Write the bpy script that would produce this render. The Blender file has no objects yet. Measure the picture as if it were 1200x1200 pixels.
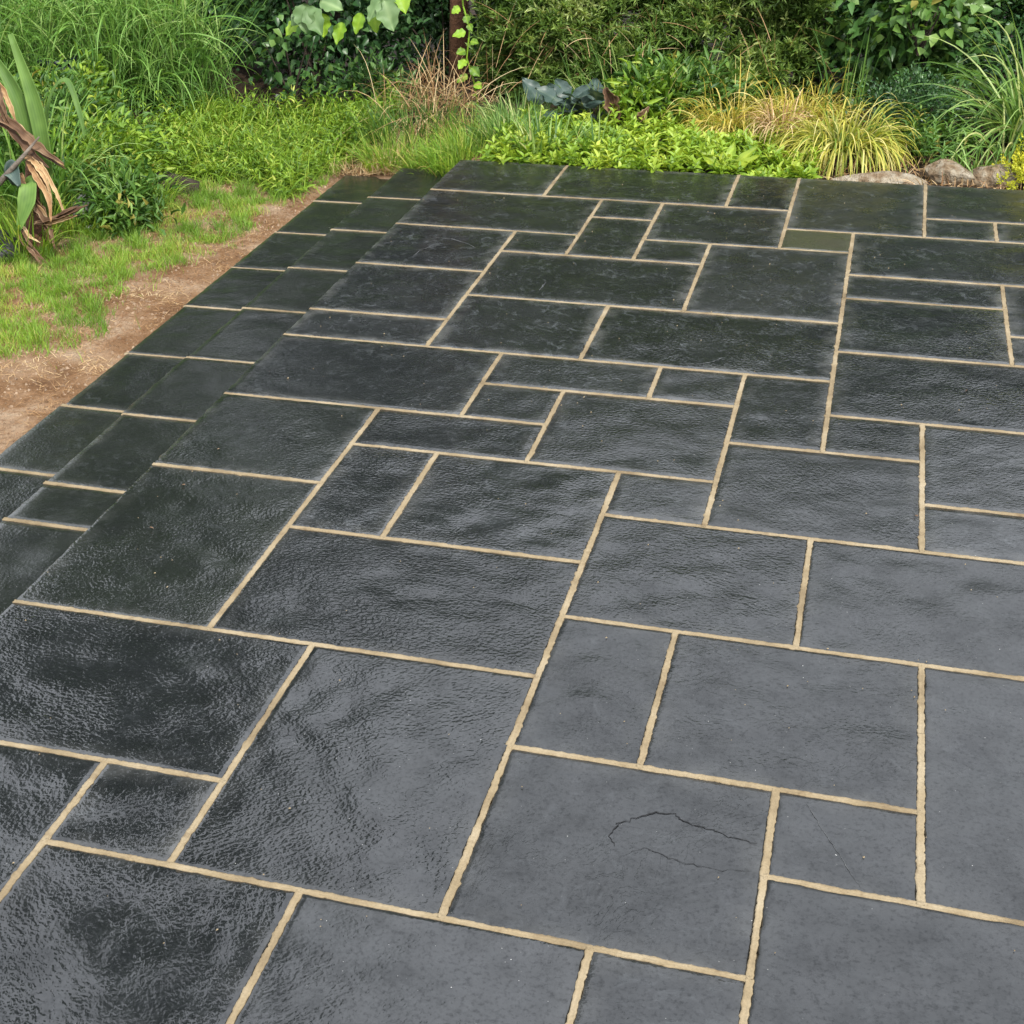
import bpy, math, random
import numpy as np
from mathutils import Matrix, Vector

random.seed(7)
RNG = np.random.default_rng(11)
S = bpy.context.scene
COL = S.collection

# ------------------------------------------------------------------ camera
PITCH, ROLL, YAW = 0.518693, -0.044229, 0.344590
cam_d = bpy.data.cameras.new('camera')
cam = bpy.data.objects.new('camera', cam_d)
COL.objects.link(cam)
cam_d.sensor_width = 36.0
cam_d.sensor_fit = 'HORIZONTAL'
cam_d.lens = 1721.5066 / 1200 * 36
cam_d.shift_x = (600 - 419.185) / 1200
cam_d.shift_y = (665.933 - 600) / 1200
cam_d.clip_start, cam_d.clip_end = 0.05, 900
_R = Vector((math.cos(YAW), math.sin(YAW), 0))
_F = Vector((-math.sin(YAW) * math.cos(PITCH), math.cos(YAW) * math.cos(PITCH), -math.sin(PITCH)))
_U = _R.cross(_F)
_X = _R * math.cos(ROLL) + _U * math.sin(ROLL)
_Y = -_R * math.sin(ROLL) + _U * math.cos(ROLL)
cam.matrix_world = Matrix(((_X.x, _Y.x, -_F.x, 2.1160), (_X.y, _Y.y, -_F.y, -2.1184), (_X.z, _Y.z, -_F.z, 2.0748), (0, 0, 0, 1)))
S.camera = cam

# ------------------------------------------------------------------ sky and sun (bright veiled sky)
SUN_EL, SUN_AZ = math.radians(44), math.radians(146)      # azimuth clockwise from +Y
CLOUD = 15.0
world = bpy.data.worlds.new('World')
S.world = world
world.use_nodes = True
wn = world.node_tree
wn.nodes.clear()
wo = wn.nodes.new('ShaderNodeOutputWorld')
wb = wn.nodes.new('ShaderNodeBackground')
ws = wn.nodes.new('ShaderNodeTexSky')
ws.sky_type = 'NISHITA'
ws.sun_disc = False
ws.sun_elevation = SUN_EL
ws.sun_rotation = SUN_AZ
ws.dust_density = 4.0
ws.air_density = 1.0
wh = wn.nodes.new('ShaderNodeHueSaturation')
wh.inputs['Saturation'].default_value = 0.30
wn.links.new(ws.outputs[0], wh.inputs['Color'])
# cloud layer: overcast luminance (1 + 2 sin(elevation)) / 3 over the clear sky
wg = wn.nodes.new('ShaderNodeTexCoord'); wx = wn.nodes.new('ShaderNodeSeparateXYZ')
wn.links.new(wg.outputs['Generated'], wx.inputs[0])
wm = wn.nodes.new('ShaderNodeMapRange'); wm.inputs['From Min'].default_value = 0; wm.inputs['From Max'].default_value = 1
wm.inputs['To Min'].default_value = CLOUD / 3; wm.inputs['To Max'].default_value = CLOUD
wn.links.new(wx.outputs['Z'], wm.inputs['Value'])
wc = wn.nodes.new('ShaderNodeVectorMath'); wc.operation = 'SCALE'; wc.inputs[0].default_value = (.945, .99, 1.055)
wn.links.new(wm.outputs[0], wc.inputs['Scale'])
wx2 = wn.nodes.new('ShaderNodeMix'); wx2.data_type = 'RGBA'; wx2.inputs[0].default_value = .72
wn.links.new(wh.outputs[0], wx2.inputs[6]); wn.links.new(wc.outputs[0], wx2.inputs[7])
wn.links.new(wx2.outputs[2], wb.inputs['Color'])
wb.inputs['Strength'].default_value = 0.15
wn.links.new(wb.outputs[0], wo.inputs['Surface'])
sun_d = bpy.data.lights.new('sun', 'SUN')
sun_d.energy = 3.0
sun_d.angle = math.radians(4)
sun_d.color = (1.0, 0.95, 0.86)
sun = bpy.data.objects.new('sun', sun_d)
COL.objects.link(sun)
_sd = Vector((math.sin(SUN_AZ) * math.cos(SUN_EL), math.cos(SUN_AZ) * math.cos(SUN_EL), math.sin(SUN_EL)))
sun.rotation_euler = (-_sd).to_track_quat('-Z', 'Y').to_euler()
S.view_settings.view_transform = 'Standard'
S.view_settings.look = 'None'
S.view_settings.gamma = 1.0
S.view_settings.use_curve_mapping = False
S.view_settings.exposure = 0.75

# ------------------------------------------------------------------ helpers
def link(name, data, parent=None, loc=None):
    o = bpy.data.objects.new(name, data)
    COL.objects.link(o)
    if parent is not None:
        o.parent = parent
    if loc is not None:
        o.location = loc
    return o

def tag(o, label=None, cat=None, group=None, kind=None):
    if label: o['label'] = label
    if cat: o['category'] = cat
    if group: o['group'] = group
    if kind: o['kind'] = kind
    return o

def mesh_from(name, verts, faces, mat=None, smooth=True, attrs=None):
    """faces: list of (n,k) int arrays (each array one polygon size)"""
    me = bpy.data.meshes.new(name)
    verts = np.asarray(verts, np.float32)
    if not isinstance(faces, (list, tuple)):
        faces = [faces]
    faces = [np.asarray(f, np.int32) for f in faces if len(f)]
    nl = sum(f.size for f in faces)
    npol = sum(len(f) for f in faces)
    me.vertices.add(len(verts))
    me.vertices.foreach_set('co', verts.ravel())
    me.loops.add(nl)
    me.loops.foreach_set('vertex_index', np.concatenate([f.ravel() for f in faces]))
    me.polygons.add(npol)
    tot = np.concatenate([np.full(len(f), f.shape[1], np.int32) for f in faces])
    start = np.concatenate([[0], np.cumsum(tot)[:-1]]).astype(np.int32)
    me.polygons.foreach_set('loop_start', start)
    me.polygons.foreach_set('use_smooth', np.full(npol, smooth))
    for k, a in (attrs or {}).items():
        at = me.attributes.new(k, 'FLOAT', 'POINT')
        at.data.foreach_set('value', np.asarray(a, np.float32))
    me.update(calc_edges=True)
    me.validate()
    if mat: me.materials.append(mat)
    return me

def norm(a):
    return a / np.maximum(np.linalg.norm(a, axis=-1, keepdims=True), 1e-9)

class WaveNoise:
    """cheap smooth 3D noise from random sinusoids"""
    def __init__(self, seed, freq, n=14):
        r = np.random.default_rng(seed)
        d = norm(r.normal(size=(n, 3)))
        self.k = d * (freq * 2 * np.pi * r.uniform(.5, 1.6, (n, 1)))
        self.p = r.uniform(0, 6.28, n)
        self.n = n
    def __call__(self, P):
        return np.sin(np.asarray(P) @ self.k.T + self.p).sum(-1) / math.sqrt(self.n)

LEAF2 = (np.array([[0, 0, 0], [-.5, .45, .16], [0, 1, -.05], [.5, .45, .16]]), [np.array([[0, 3, 2], [0, 2, 1]])])
def _ovate(w1=.46, w2=.40, droop=.22, fold=.14):
    v = [[0, 0, 0], [-w1, .32, fold], [0, .32, 0], [w1, .32, fold], [-w2, .68, fold * .8 - droop * .4], [0, .68, -droop * .45], [w2, .68, fold * .8 - droop * .4], [0, 1, -droop]]
    return (np.array(v), [np.array([[0, 3, 2], [0, 2, 1], [4, 5, 7], [5, 6, 7]]), np.array([[1, 2, 5, 4], [2, 3, 6, 5]])])
OVATE = _ovate()
LANCE = _ovate(.5, .33, .30, .12)
HEART = _ovate(.55, .36, .18, .12)

def leaves(pos, d, up, length, width, tpl=LEAF2, rnd=None):
    V, F = tpl
    N = len(pos)
    d = norm(d)
    x = norm(np.cross(d, up))
    z = np.cross(x, d)
    length = np.broadcast_to(np.asarray(length, float), (N,))[:, None, None]
    width = np.broadcast_to(np.asarray(width, float), (N,))[:, None, None]
    P = pos[:, None, :] + V[None, :, 0:1] * width * x[:, None, :] + V[None, :, 1:2] * length * d[:, None, :] + V[None, :, 2:3] * length * z[:, None, :]
    k = len(V)
    off = (np.arange(N) * k)[:, None, None]
    faces = [(f[None] + off).reshape(-1, f.shape[1]) for f in F]
    if rnd is None: rnd = RNG.random(N)
    return P.reshape(-1, 3), faces, np.repeat(rnd, k), np.tile(V[:, 1], N)

def blades(base, d0, length, width, droop, seg=6, rnd=None, fold=.25, twist=.6):
    """arching grass blades, V-folded"""
    N = len(base)
    length = np.broadcast_to(np.asarray(length, float), (N,))
    width = np.broadcast_to(np.asarray(width, float), (N,))
    droop = np.broadcast_to(np.asarray(droop, float), (N,))
    d = norm(d0)
    side = norm(np.cross(d, np.array([0, 0, 1.]) + RNG.normal(size=(N, 3)) * twist * .5))
    p = base.copy()
    rows = []
    ts = np.linspace(0, 1, seg + 1)
    wprof = np.array([.55 + .9 * t - 1.42 * t * t if t < 1 else .02 for t in ts])
    wprof = np.clip(wprof, .02, 1)
    for i, t in enumerate(ts):
        n = norm(np.cross(side, d))
        w = (width * wprof[i])[:, None]
        rows.append(np.stack([p - side * w * .5 + n * w * fold * .5, p - n * w * fold * .5, p + side * w * .5 + n * w * fold * .5], 1))
        p = p + d * (length / seg)[:, None]
        d = norm(d + np.array([0, 0, -1.]) * (droop / seg * (.5 + 1.3 * t))[:, None])
    P = np.stack(rows, 1)                       # N, seg+1, 3, 3
    k = (seg + 1) * 3
    q = []
    for i in range(seg):
        a, b = i * 3, (i + 1) * 3
        q += [[a, a + 1, b + 1, b], [a + 1, a + 2, b + 2, b + 1]]
    q = np.array(q)
    faces = [(q[None] + (np.arange(N) * k)[:, None, None]).reshape(-1, 4)]
    if rnd is None: rnd = RNG.random(N)
    return P.reshape(-1, 3), faces, np.repeat(rnd, k), np.tile(np.repeat(ts, 3), N)

def join(*parts):
    vs, fs, rn, tt, o = [], [], [], [], 0
    for v, f, r, t in parts:
        vs.append(v); fs += [a + o for a in f]; rn.append(r); tt.append(t); o += len(v)
    return np.concatenate(vs), fs, np.concatenate(rn), np.concatenate(tt)

def leaf_obj(name, geo, mat, parent=None, smooth=True):
    v, f, r, t = geo
    return link(name, mesh_from(name, v, f, mat, smooth, {'rnd': r, 't': t}), parent)

def tube(path, radii, ns=10, seed=0, rough=.0, cap=True):
    path = np.asarray(path, float); n = len(path)
    radii = np.broadcast_to(np.asarray(radii, float), (n,))
    tan = norm(np.gradient(path, axis=0))
    ref = np.array([.31, .92, .2])
    a = norm(np.cross(tan, ref)); b = np.cross(tan, a)
    th = np.linspace(0, 2 * np.pi, ns, endpoint=False)
    nz = WaveNoise(seed, 1 / max(radii.max() * 3, 1e-3))
    V = path[:, None] + radii[:, None, None] * (np.cos(th)[None, :, None] * a[:, None] + np.sin(th)[None, :, None] * b[:, None])
    if rough:
        V = V + (V - path[:, None]) * (nz(V) * rough)[..., None]
    i = np.arange(n - 1)[:, None]; j = np.arange(ns)[None]
    q = np.stack([i * ns + j, i * ns + (j + 1) % ns, (i + 1) * ns + (j + 1) % ns, (i + 1) * ns + j], -1).reshape(-1, 4)
    V = V.reshape(-1, 3)
    f = [q]
    if cap:
        V = np.concatenate([V, path[[0, -1]]])
        c0, c1 = n * ns, n * ns + 1
        t0 = np.array([[c0, (k + 1) % ns, k] for k in range(ns)]); t1 = np.array([[c1, (n - 1) * ns + k, (n - 1) * ns + (k + 1) % ns] for k in range(ns)])
        f.append(np.concatenate([t0, t1]))
    return V, f, np.full(len(V), .5), np.full(len(V), .5)

# ------------------------------------------------------------------ node helpers / materials
def new_mat(name):
    m = bpy.data.materials.new(name); m.use_nodes = True
    t = m.node_tree; t.nodes.clear()
    return m, t
def N(t, typ, **kw):
    n = t.nodes.new(typ)
    for k, v in kw.items():
        if k.startswith('i_'):
            n.inputs[int(k[2:]) if k[2:].isdigit() else k[2:].replace('_', ' ')].default_value = v
        else:
            setattr(n, k, v)
    return n
def L(t, a, b): t.links.new(a, b)
def ramp(t, fac, stops, interp='LINEAR'):
    r = t.nodes.new('ShaderNodeValToRGB'); r.color_ramp.interpolation = interp
    e = r.color_ramp.elements
    while len(e) < len(stops): e.new(.5)
    for i, (p, c) in enumerate(stops):
        e[i].position = p; e[i].color = (*c, 1) if len(c) == 3 else c
    L(t, fac, r.inputs[0])
    return r.outputs[0]
def g3(x): return (x, x, x)
def math_(t, op, a, b=None, clamp=False):
    m = t.nodes.new('ShaderNodeMath'); m.operation = op; m.use_clamp = clamp
    for i, s in enumerate((a, b)):
        if s is None: continue
        if isinstance(s, (int, float)): m.inputs[i].default_value = s
        else: L(t, s, m.inputs[i])
    return m.outputs[0]
def mix(t, fac, a, b, typ='MIX'):
    m = t.nodes.new('ShaderNodeMix'); m.data_type = 'RGBA'; m.blend_type = typ
    if isinstance(fac, (int, float)): m.inputs[0].default_value = fac
    else: L(t, fac, m.inputs[0])
    for i, s in ((6, a), (7, b)):
        if isinstance(s, tuple): m.inputs[i].default_value = (*s, 1)
        else: L(t, s, m.inputs[i])
    return m.outputs[2]
def noise(t, vec, scale, detail=3, rough=.5, dist=0):
    n = t.nodes.new('ShaderNodeTexNoise')
    n.inputs['Scale'].default_value = scale; n.inputs['Detail'].default_value = detail
    n.inputs['Roughness'].default_value = rough; n.inputs['Distortion'].default_value = dist
    if vec is not None: L(t, vec, n.inputs['Vector'])
    return n.outputs['Fac']

def foliage(name, stops, transl=.35, rough=.45, base_dark=None, tip=None, spec=.35):
    """leaf: colour varies from leaf to leaf (rnd) with optional different leaf base / tip"""
    m, t = new_mat(name)
    at = N(t, 'ShaderNodeAttribute', attribute_name='rnd')
    tt = N(t, 'ShaderNodeAttribute', attribute_name='t')
    c = ramp(t, at.outputs['Fac'], [(p_, tuple(min(.8, k_ * 1.2) for k_ in c_)) for p_, c_ in stops])
    if base_dark:
        c = mix(t, ramp(t, tt.outputs['Fac'], [(0, g3(1)), (.45, g3(0))]), c, base_dark)
    if tip:
        c = mix(t, ramp(t, tt.outputs['Fac'], [(.72, g3(0)), (1, g3(.8))]), c, tip)
    tc = N(t, 'ShaderNodeTexCoord')
    c = mix(t, .5, c, mix(t, noise(t, tc.outputs['Object'], 9, 2), g3(.35), g3(1.5)), 'MULTIPLY')
    p = N(t, 'ShaderNodeBsdfPrincipled'); p.inputs['Roughness'].default_value = rough
    p.inputs['Specular IOR Level'].default_value = spec
    L(t, c, p.inputs['Base Color'])
    tr = N(t, 'ShaderNodeBsdfTranslucent')
    L(t, mix(t, 1.0, c, (1.25, 1.15, .55), 'MULTIPLY'), tr.inputs['Color'])
    ms = N(t, 'ShaderNodeMixShader'); ms.inputs[0].default_value = transl
    L(t, p.outputs[0], ms.inputs[1]); L(t, tr.outputs[0], ms.inputs[2])
    o = N(t, 'ShaderNodeOutputMaterial'); L(t, ms.outputs[0], o.inputs['Surface'])
    return m

def rough_mat(name, stops, scale=8, detail=6, rough=.8, bump=.3, bscale=40, bdist=.01, spec=.3):
    m, t = new_mat(name)
    tc = N(t, 'ShaderNodeTexCoord')
    n1 = noise(t, tc.outputs['Object'], scale, detail, .6)
    n2 = noise(t, tc.outputs['Object'], bscale, 6, .6)
    c = mix(t, .5, ramp(t, n1, stops), mix(t, n2, g3(.45), g3(1.5)), 'MULTIPLY')
    p = N(t, 'ShaderNodeBsdfPrincipled'); p.inputs['Roughness'].default_value = rough
    p.inputs['Specular IOR Level'].default_value = spec
    L(t, c, p.inputs['Base Color'])
    b = N(t, 'ShaderNodeBump'); b.inputs['Strength'].default_value = bump; b.inputs['Distance'].default_value = bdist
    L(t, n2, b.inputs['Height']); L(t, b.outputs[0], p.inputs['Normal'])
    o = N(t, 'ShaderNodeOutputMaterial'); L(t, p.outputs[0], o.inputs['Surface'])
    return m

def slate_material():
    m, t = new_mat('wet_slate')
    tc = N(t, 'ShaderNodeTexCoord'); oi = N(t, 'ShaderNodeObjectInfo')
    def prop(n):
        a = N(t, 'ShaderNodeAttribute', attribute_type='OBJECT', attribute_name=n); return a.outputs['Fac']
    riven, gloss, ledge, moss, haze = (prop(k) for k in ('riven', 'gloss', 'ledge', 'moss', 'bloom'))
    tone = prop('tone')
    off = N(t, 'ShaderNodeVectorMath', operation='SCALE', i_0=(37.0, 53.0, 19.0)); L(t, oi.outputs['Random'], off.inputs['Scale'])
    add = N(t, 'ShaderNodeVectorMath', operation='ADD'); L(t, tc.outputs['Object'], add.inputs[0]); L(t, off.outputs[0], add.inputs[1])
    P = add.outputs[0]
    rot = N(t, 'ShaderNodeVectorRotate', rotation_type='Z_AXIS'); L(t, P, rot.inputs['Vector']); L(t, math_(t, 'MULTIPLY', oi.outputs['Random'], 31.4), rot.inputs['Angle'])
    st = N(t, 'ShaderNodeVectorMath', operation='MULTIPLY', i_1=(.8, 1.0, 1.0)); L(t, rot.outputs[0], st.inputs[0])
    Q = st.outputs[0]
    zone = ramp(t, noise(t, P, 3.2, 4, .6), [(.38, g3(.28)), (.60, g3(1.1))])
    mid = noise(t, Q, 98, 1.5, .5, .25)
    fine = noise(t, P, 135, .5, .5)
    terr_n = noise(t, Q, 7.5, 5, .66, .5)
    terr = math_(t, 'ADD', math_(t, 'MULTIPLY', ramp(t, terr_n, [(.40, g3(0)), (.408, g3(.33)), (.50, g3(.36)), (.508, g3(.66)), (.585, g3(.7)), (.592, g3(1))]), .55), math_(t, 'MULTIPLY', terr_n, .25))
    pits = ramp(t, noise(t, P, 105, 1, .5), [(.26, g3(0)), (.36, g3(1))])
    h = math_(t, 'ADD', math_(t, 'MULTIPLY', math_(t, 'MULTIPLY', mid, zone), riven), math_(t, 'MULTIPLY', pits, .10))
    h = math_(t, 'ADD', h, math_(t, 'MULTIPLY', math_(t, 'MULTIPLY', fine, .30), math_(t, 'MULTIPLY', zone, riven)))
    lz = ramp(t, noise(t, P, 3.4, 3, .5), [(.47, g3(0)), (.60, g3(1))])
    h = math_(t, 'ADD', h, math_(t, 'MULTIPLY', math_(t, 'MULTIPLY', terr, lz), math_(t, 'MULTIPLY', ledge, 1.3)))
    h = math_(t, 'ADD', h, math_(t, 'MULTIPLY', noise(t, P, 9, 2, .5), .55))
    bump = N(t, 'ShaderNodeBump'); bump.inputs['Strength'].default_value = 1.0; bump.inputs['Distance'].default_value = .0020
    L(t, h, bump.inputs['Height'])
    # colour
    cn = noise(t, P, 7, 6, .65)
    c = mix(t, cn, (.0048, .0052, .0058), (.0125, .0138, .0155))
    c = mix(t, tone, c, (.075, .068, .046))
    c = mix(t, math_(t, 'MULTIPLY', moss, noise(t, P, 4, 4, .6)), c, (.020, .026, .013))
    pale = ramp(t, noise(t, Q, 16, 8, .75, 1.5), [(.53, g3(0)), (.78, g3(.50))])
    c = mix(t, math_(t, 'MULTIPLY', pale, haze), c, (.11, .12, .13))
    edge = N(t, 'ShaderNodeAttribute', attribute_name='edge').outputs['Fac']
    em = math_(t, 'MULTIPLY', ramp(t, edge, [(0, g3(1)), (.012 / .06, g3(.6)), (1, g3(0))]), ramp(t, noise(t, P, 11, 4, .6), [(.38, g3(0)), (.68, g3(.75))]))
    c = mix(t, math_(t, 'MULTIPLY', em, haze), c, (.105, .105, .10))
    speck = ramp(t, noise(t, P, 170, 1, .5), [(.80, g3(0)), (.83, g3(1))])
    c = mix(t, math_(t, 'MULTIPLY', speck, .8), c, (.36, .36, .34))
    p = N(t, 'ShaderNodeBsdfPrincipled')
    L(t, c, p.inputs['Base Color'])
    rg = math_(t, 'ADD', math_(t, 'MULTIPLY', ramp(t, noise(t, P, 5, 5, .65), [(.36, g3(.0)), (.68, g3(.11))]), 1.0), math_(t, 'MULTIPLY', math_(t, 'SUBTRACT', 1.0, gloss), .30))
    rg = math_(t, 'ADD', rg, math_(t, 'MULTIPLY', em, .12))
    L(t, math_(t, 'ADD', rg, .045, True), p.inputs['Roughness'])
    # sheen varies with how the film of water lies: dull matt freckles, small pits, slab-to-slab difference
    sheen = math_(t, 'MULTIPLY', ramp(t, noise(t, P, 8, 8, .72), [(.30, g3(.30)), (.50, g3(.50)), (.72, g3(.62))]), ramp(t, noise(t, P, 95, 4, .7), [(.32, g3(.55)), (.50, g3(1))]))
    sheen = math_(t, 'MULTIPLY', sheen, math_(t, 'ADD', .82, math_(t, 'MULTIPLY', oi.outputs['Random'], .33)))
    L(t, sheen, p.inputs['Specular IOR Level'])
    p.inputs['IOR'].default_value = 1.6
    L(t, bump.outputs[0], p.inputs['Normal'])
    o = N(t, 'ShaderNodeOutputMaterial'); L(t, p.outputs[0], o.inputs['Surface'])
    return m

def mortar_material():
    m, t = new_mat('buff_mortar')
    tc = N(t, 'ShaderNodeTexCoord'); P = tc.outputs['Object']
    c = ramp(t, noise(t, P, 6, 5, .6), [(.28, (.125, .092, .052)), (.5, (.21, .163, .098)), (.75, (.28, .232, .158))])
    c = mix(t, .55, c, mix(t, noise(t, P, 190, 4, .7), g3(.3), g3(1.6)), 'MULTIPLY')
    dirt = ramp(t, noise(t, P, 14, 7, .75), [(.54, g3(0)), (.72, g3(.8))])
    c = mix(t, dirt, c, (.11, .075, .04))
    p = N(t, 'ShaderNodeBsdfPrincipled'); p.inputs['Roughness'].default_value = .85; p.inputs['Specular IOR Level'].default_value = .2
    L(t, c, p.inputs['Base Color'])
    b = N(t, 'ShaderNodeBump'); b.inputs['Strength'].default_value = .6; b.inputs['Distance'].default_value = .003
    L(t, noise(t, P, 160, 5, .7), b.inputs['Height']); L(t, b.outputs[0], p.inputs['Normal'])
    o = N(t, 'ShaderNodeOutputMaterial'); L(t, p.outputs[0], o.inputs['Surface'])
    return m

def ground_material():
    m, t = new_mat('garden_soil')
    tc = N(t, 'ShaderNodeTexCoord'); P = tc.outputs['Object']
    v = N(t, 'ShaderNodeAttribute', attribute_name='verge').outputs['Fac']
    st = N(t, 'ShaderNodeVectorMath', operation='MULTIPLY', i_1=(1, .5, 1)); L(t, P, st.inputs[0])
    dark = ramp(t, noise(t, P, 9, 6, .65), [(.3, (.012, .008, .005)), (.7, (.05, .032, .018))])
    dry = ramp(t, noise(t, P, 3.2, 5, .62, .6), [(.30, (.105, .050, .021)), (.43, (.20, .108, .050)), (.57, (.29, .185, .108)), (.72, (.38, .285, .195))])
    dry = mix(t, .6, dry, mix(t, noise(t, st.outputs[0], 85, 5, .75, 1.0), g3(.25), g3(1.6)), 'MULTIPLY')
    vm = math_(t, 'ADD', v, math_(t, 'MULTIPLY', math_(t, 'SUBTRACT', noise(t, P, 7, 4, .6), .5), .7), True)
    c = mix(t, vm, dark, dry)
    p = N(t, 'ShaderNodeBsdfPrincipled'); p.inputs['Roughness'].default_value = .9; p.inputs['Specular IOR Level'].default_value = .2
    L(t, c, p.inputs['Base Color'])
    b = N(t, 'ShaderNodeBump'); b.inputs['Strength'].default_value = 1.0; b.inputs['Distance'].default_value = .03
    L(t, noise(t, st.outputs[0], 70, 6, .7), b.inputs['Height']); L(t, b.outputs[0], p.inputs['Normal'])
    o = N(t, 'ShaderNodeOutputMaterial'); L(t, p.outputs[0], o.inputs['Surface'])
    return m

M = {}
M['slate'] = slate_material()
M['mortar'] = mortar_material()
M['ground'] = ground_material()
M['bark'] = rough_mat('brown_bark', [(.3, (.05, .022, .012)), (.7, (.16, .075, .04))], 14, 6, .85, .8, 60, .02)
M['dark_bark'] = rough_mat('dark_bark', [(.3, (.015, .011, .008)), (.7, (.05, .036, .026))], 14, 6, .85, .8, 60, .02)
M['grey_wood'] = rough_mat('weathered_wood', [(.3, (.07, .055, .045)), (.7, (.19, .16, .13))], 10, 6, .85, .7, 60, .015)
M['rock'] = rough_mat('pale_rock', [(.28, (.05, .036, .022)), (.42, (.19, .13, .075)), (.56, (.28, .235, .17)), (.75, (.40, .36, .29))], 16, 9, .9, 1.0, 30, .06)
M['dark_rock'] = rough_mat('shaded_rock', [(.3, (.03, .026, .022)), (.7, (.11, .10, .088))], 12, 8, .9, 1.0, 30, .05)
M['grey_stone'] = rough_mat('grey_stone', [(.3, (.10, .10, .10)), (.7, (.22, .22, .21))], 9, 6, .75, .5, 40, .01)
M['white_stone'] = rough_mat('white_stone', [(.3, (.22, .22, .21)), (.7, (.38, .38, .36))], 9, 6, .7, .5, 40, .01)
M['pot'] = rough_mat('dark_blue_plastic', [(.3, (.008, .010, .022)), (.7, (.02, .024, .05))], 9, 3, .4, .2, 40, .004)
M['bag'] = rough_mat('black_compost_sack', [(.3, (.006, .006, .007)), (.7, (.022, .022, .024))], 9, 3, .5, .8, 18, .02)
GR = lambda *a: foliage(*a)
M['f_tall'] = foliage('pale_grass_leaf', [(0, (.045, .11, .020)), (.45, (.11, .23, .042)), (.8, (.20, .34, .08)), (1, (.32, .42, .15))], .4)
M['f_lawn'] = foliage('lawn_blade', [(0, (.07, .15, .014)), (.6, (.15, .26, .028)), (.88, (.26, .34, .055)), (1, (.36, .28, .10))], .35)
M['f_straw'] = foliage('dry_straw', [(0, (.13, .06, .025)), (.4, (.27, .16, .075)), (.8, (.42, .30, .16)), (1, (.50, .40, .24))], .2, .7)
M['f_cover'] = foliage('low_leafy_cover', [(0, (.045, .10, .010)), (.5, (.120, .215, .018)), (.85, (.22, .32, .035)), (1, (.32, .36, .07))], .35)
M['f_shrub'] = foliage('mid_green_leaf', [(0, (.025, .07, .012)), (.6, (.07, .15, .025)), (.95, (.15, .24, .05)), (1, (.24, .22, .05))], .35)
M['f_dark'] = foliage('dark_green_leaf', [(0, (.010, .032, .010)), (.6, (.028, .075, .022)), (1, (.07, .14, .045))], .25, .35)
M['f_climb'] = foliage('climber_leaf', [(0, (.020, .055, .014)), (.6, (.055, .125, .030)), (1, (.13, .22, .06))], .3, .35)
M['f_big'] = foliage('pale_broad_leaf', [(0, (.07, .13, .045)), (.6, (.13, .21, .085)), (1, (.22, .31, .14))], .35, .5)
M['f_lime'] = foliage('lime_leaf', [(0, (.13, .26, .02)), (1, (.28, .42, .04))], .4)
M['f_limeyel'] = foliage('lime_yellow_leaf', [(0, (.16, .25, .02)), (1, (.34, .40, .045))], .4)
M['f_hedge'] = foliage('hedge_leaf', [(0, (.035, .075, .014)), (.5, (.100, .175, .036)), (.85, (.20, .28, .07)), (1, (.32, .38, .15))], .35)
M['f_blue'] = foliage('blue_grey_leaf', [(0, (.020, .038, .030)), (.6, (.045, .072, .062)), (1, (.10, .13, .10))], .2, .4)
M['f_dead'] = foliage('dead_brown_leaf', [(0, (.03, .015, .008)), (.45, (.085, .045, .024)), (.8, (.17, .105, .06)), (1, (.30, .23, .15))], .2, .7)
M['f_ros'] = foliage('bright_rosette_leaf', [(0, (.07, .15, .012)), (.5, (.18, .28, .025)), (1, (.34, .41, .06))], .35, .4)
M['f_yellow'] = foliage('golden_grass_blade', [(0, (.10, .17, .02)), (.35, (.27, .29, .04)), (.75, (.43, .39, .08)), (1, (.54, .49, .20))], .4, .5, (.10, .15, .02))
M['f_gold'] = foliage('tawny_grass_blade', [(0, (.10, .15, .02)), (.4, (.28, .25, .035)), (.75, (.45, .36, .07)), (1, (.52, .45, .18))], .35, .55)
M['f_arch'] = foliage('arching_green_blade', [(0, (.04, .10, .018)), (.5, (.10, .19, .035)), (.9, (.22, .32, .09)), (1, (.45, .42, .20))], .35, .4)
M['f_strap'] = foliage('strap_leaf', [(0, (.045, .105, .018)), (1, (.14, .235, .05))], .3, .6)
M['f_litter'] = M['f_straw']
M['f_sedum'] = foliage('yellow_stonecrop', [(0, (.22, .28, .02)), (.6, (.42, .42, .03)), (1, (.55, .50, .05))], .3)
M['f_mauve'] = foliage('mauve_flower', [(0, (.12, .05, .06)), (1, (.28, .14, .16))], .2, .7)
M['f_tree'] = foliage('tree_leaf', [(0, (.02, .05, .012)), (.6, (.05, .11, .022)), (1, (.10, .18, .04))], .3)

# ------------------------------------------------------------------ ground
def smooth(a, b, x):
    t = np.clip((x - a) / (b - a), 0, 1); return t * t * (3 - 2 * t)
_gn = WaveNoise(3, .8); _gn2 = WaveNoise(5, 4.0)
def gz(x, y):
    x = np.asarray(x, float); y = np.asarray(y, float)
    P = np.stack([x, y, 0 * x], -1)
    ra = smooth(-.22, .02, x) * smooth(5.2, 5.6, y)
    z = -.275 + .22 * np.maximum(ra, smooth(6.35, 7.3, y) * smooth(-1.4, -.3, x))
    z = z + .18 * smooth(-1.9, -3.0, x) + .04 * smooth(6.6, 8.5, y)
    amp = smooth(.0, .5, np.minimum(np.abs(x + .86) + 0, 9) + .12)
    z = z + (_gn(P) * .012 + _gn2(P) * .004) * amp
    return z
def gz_cut(x, y):
    z = gz(x, y)
    under = ((x > -.80) & (y < 6.19)) & ~((x > -.01) & (y > 5.64)) & ~((x > -.40) & (y > 5.97))
    return np.where(under, np.minimum(z, -.42), z)
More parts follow.
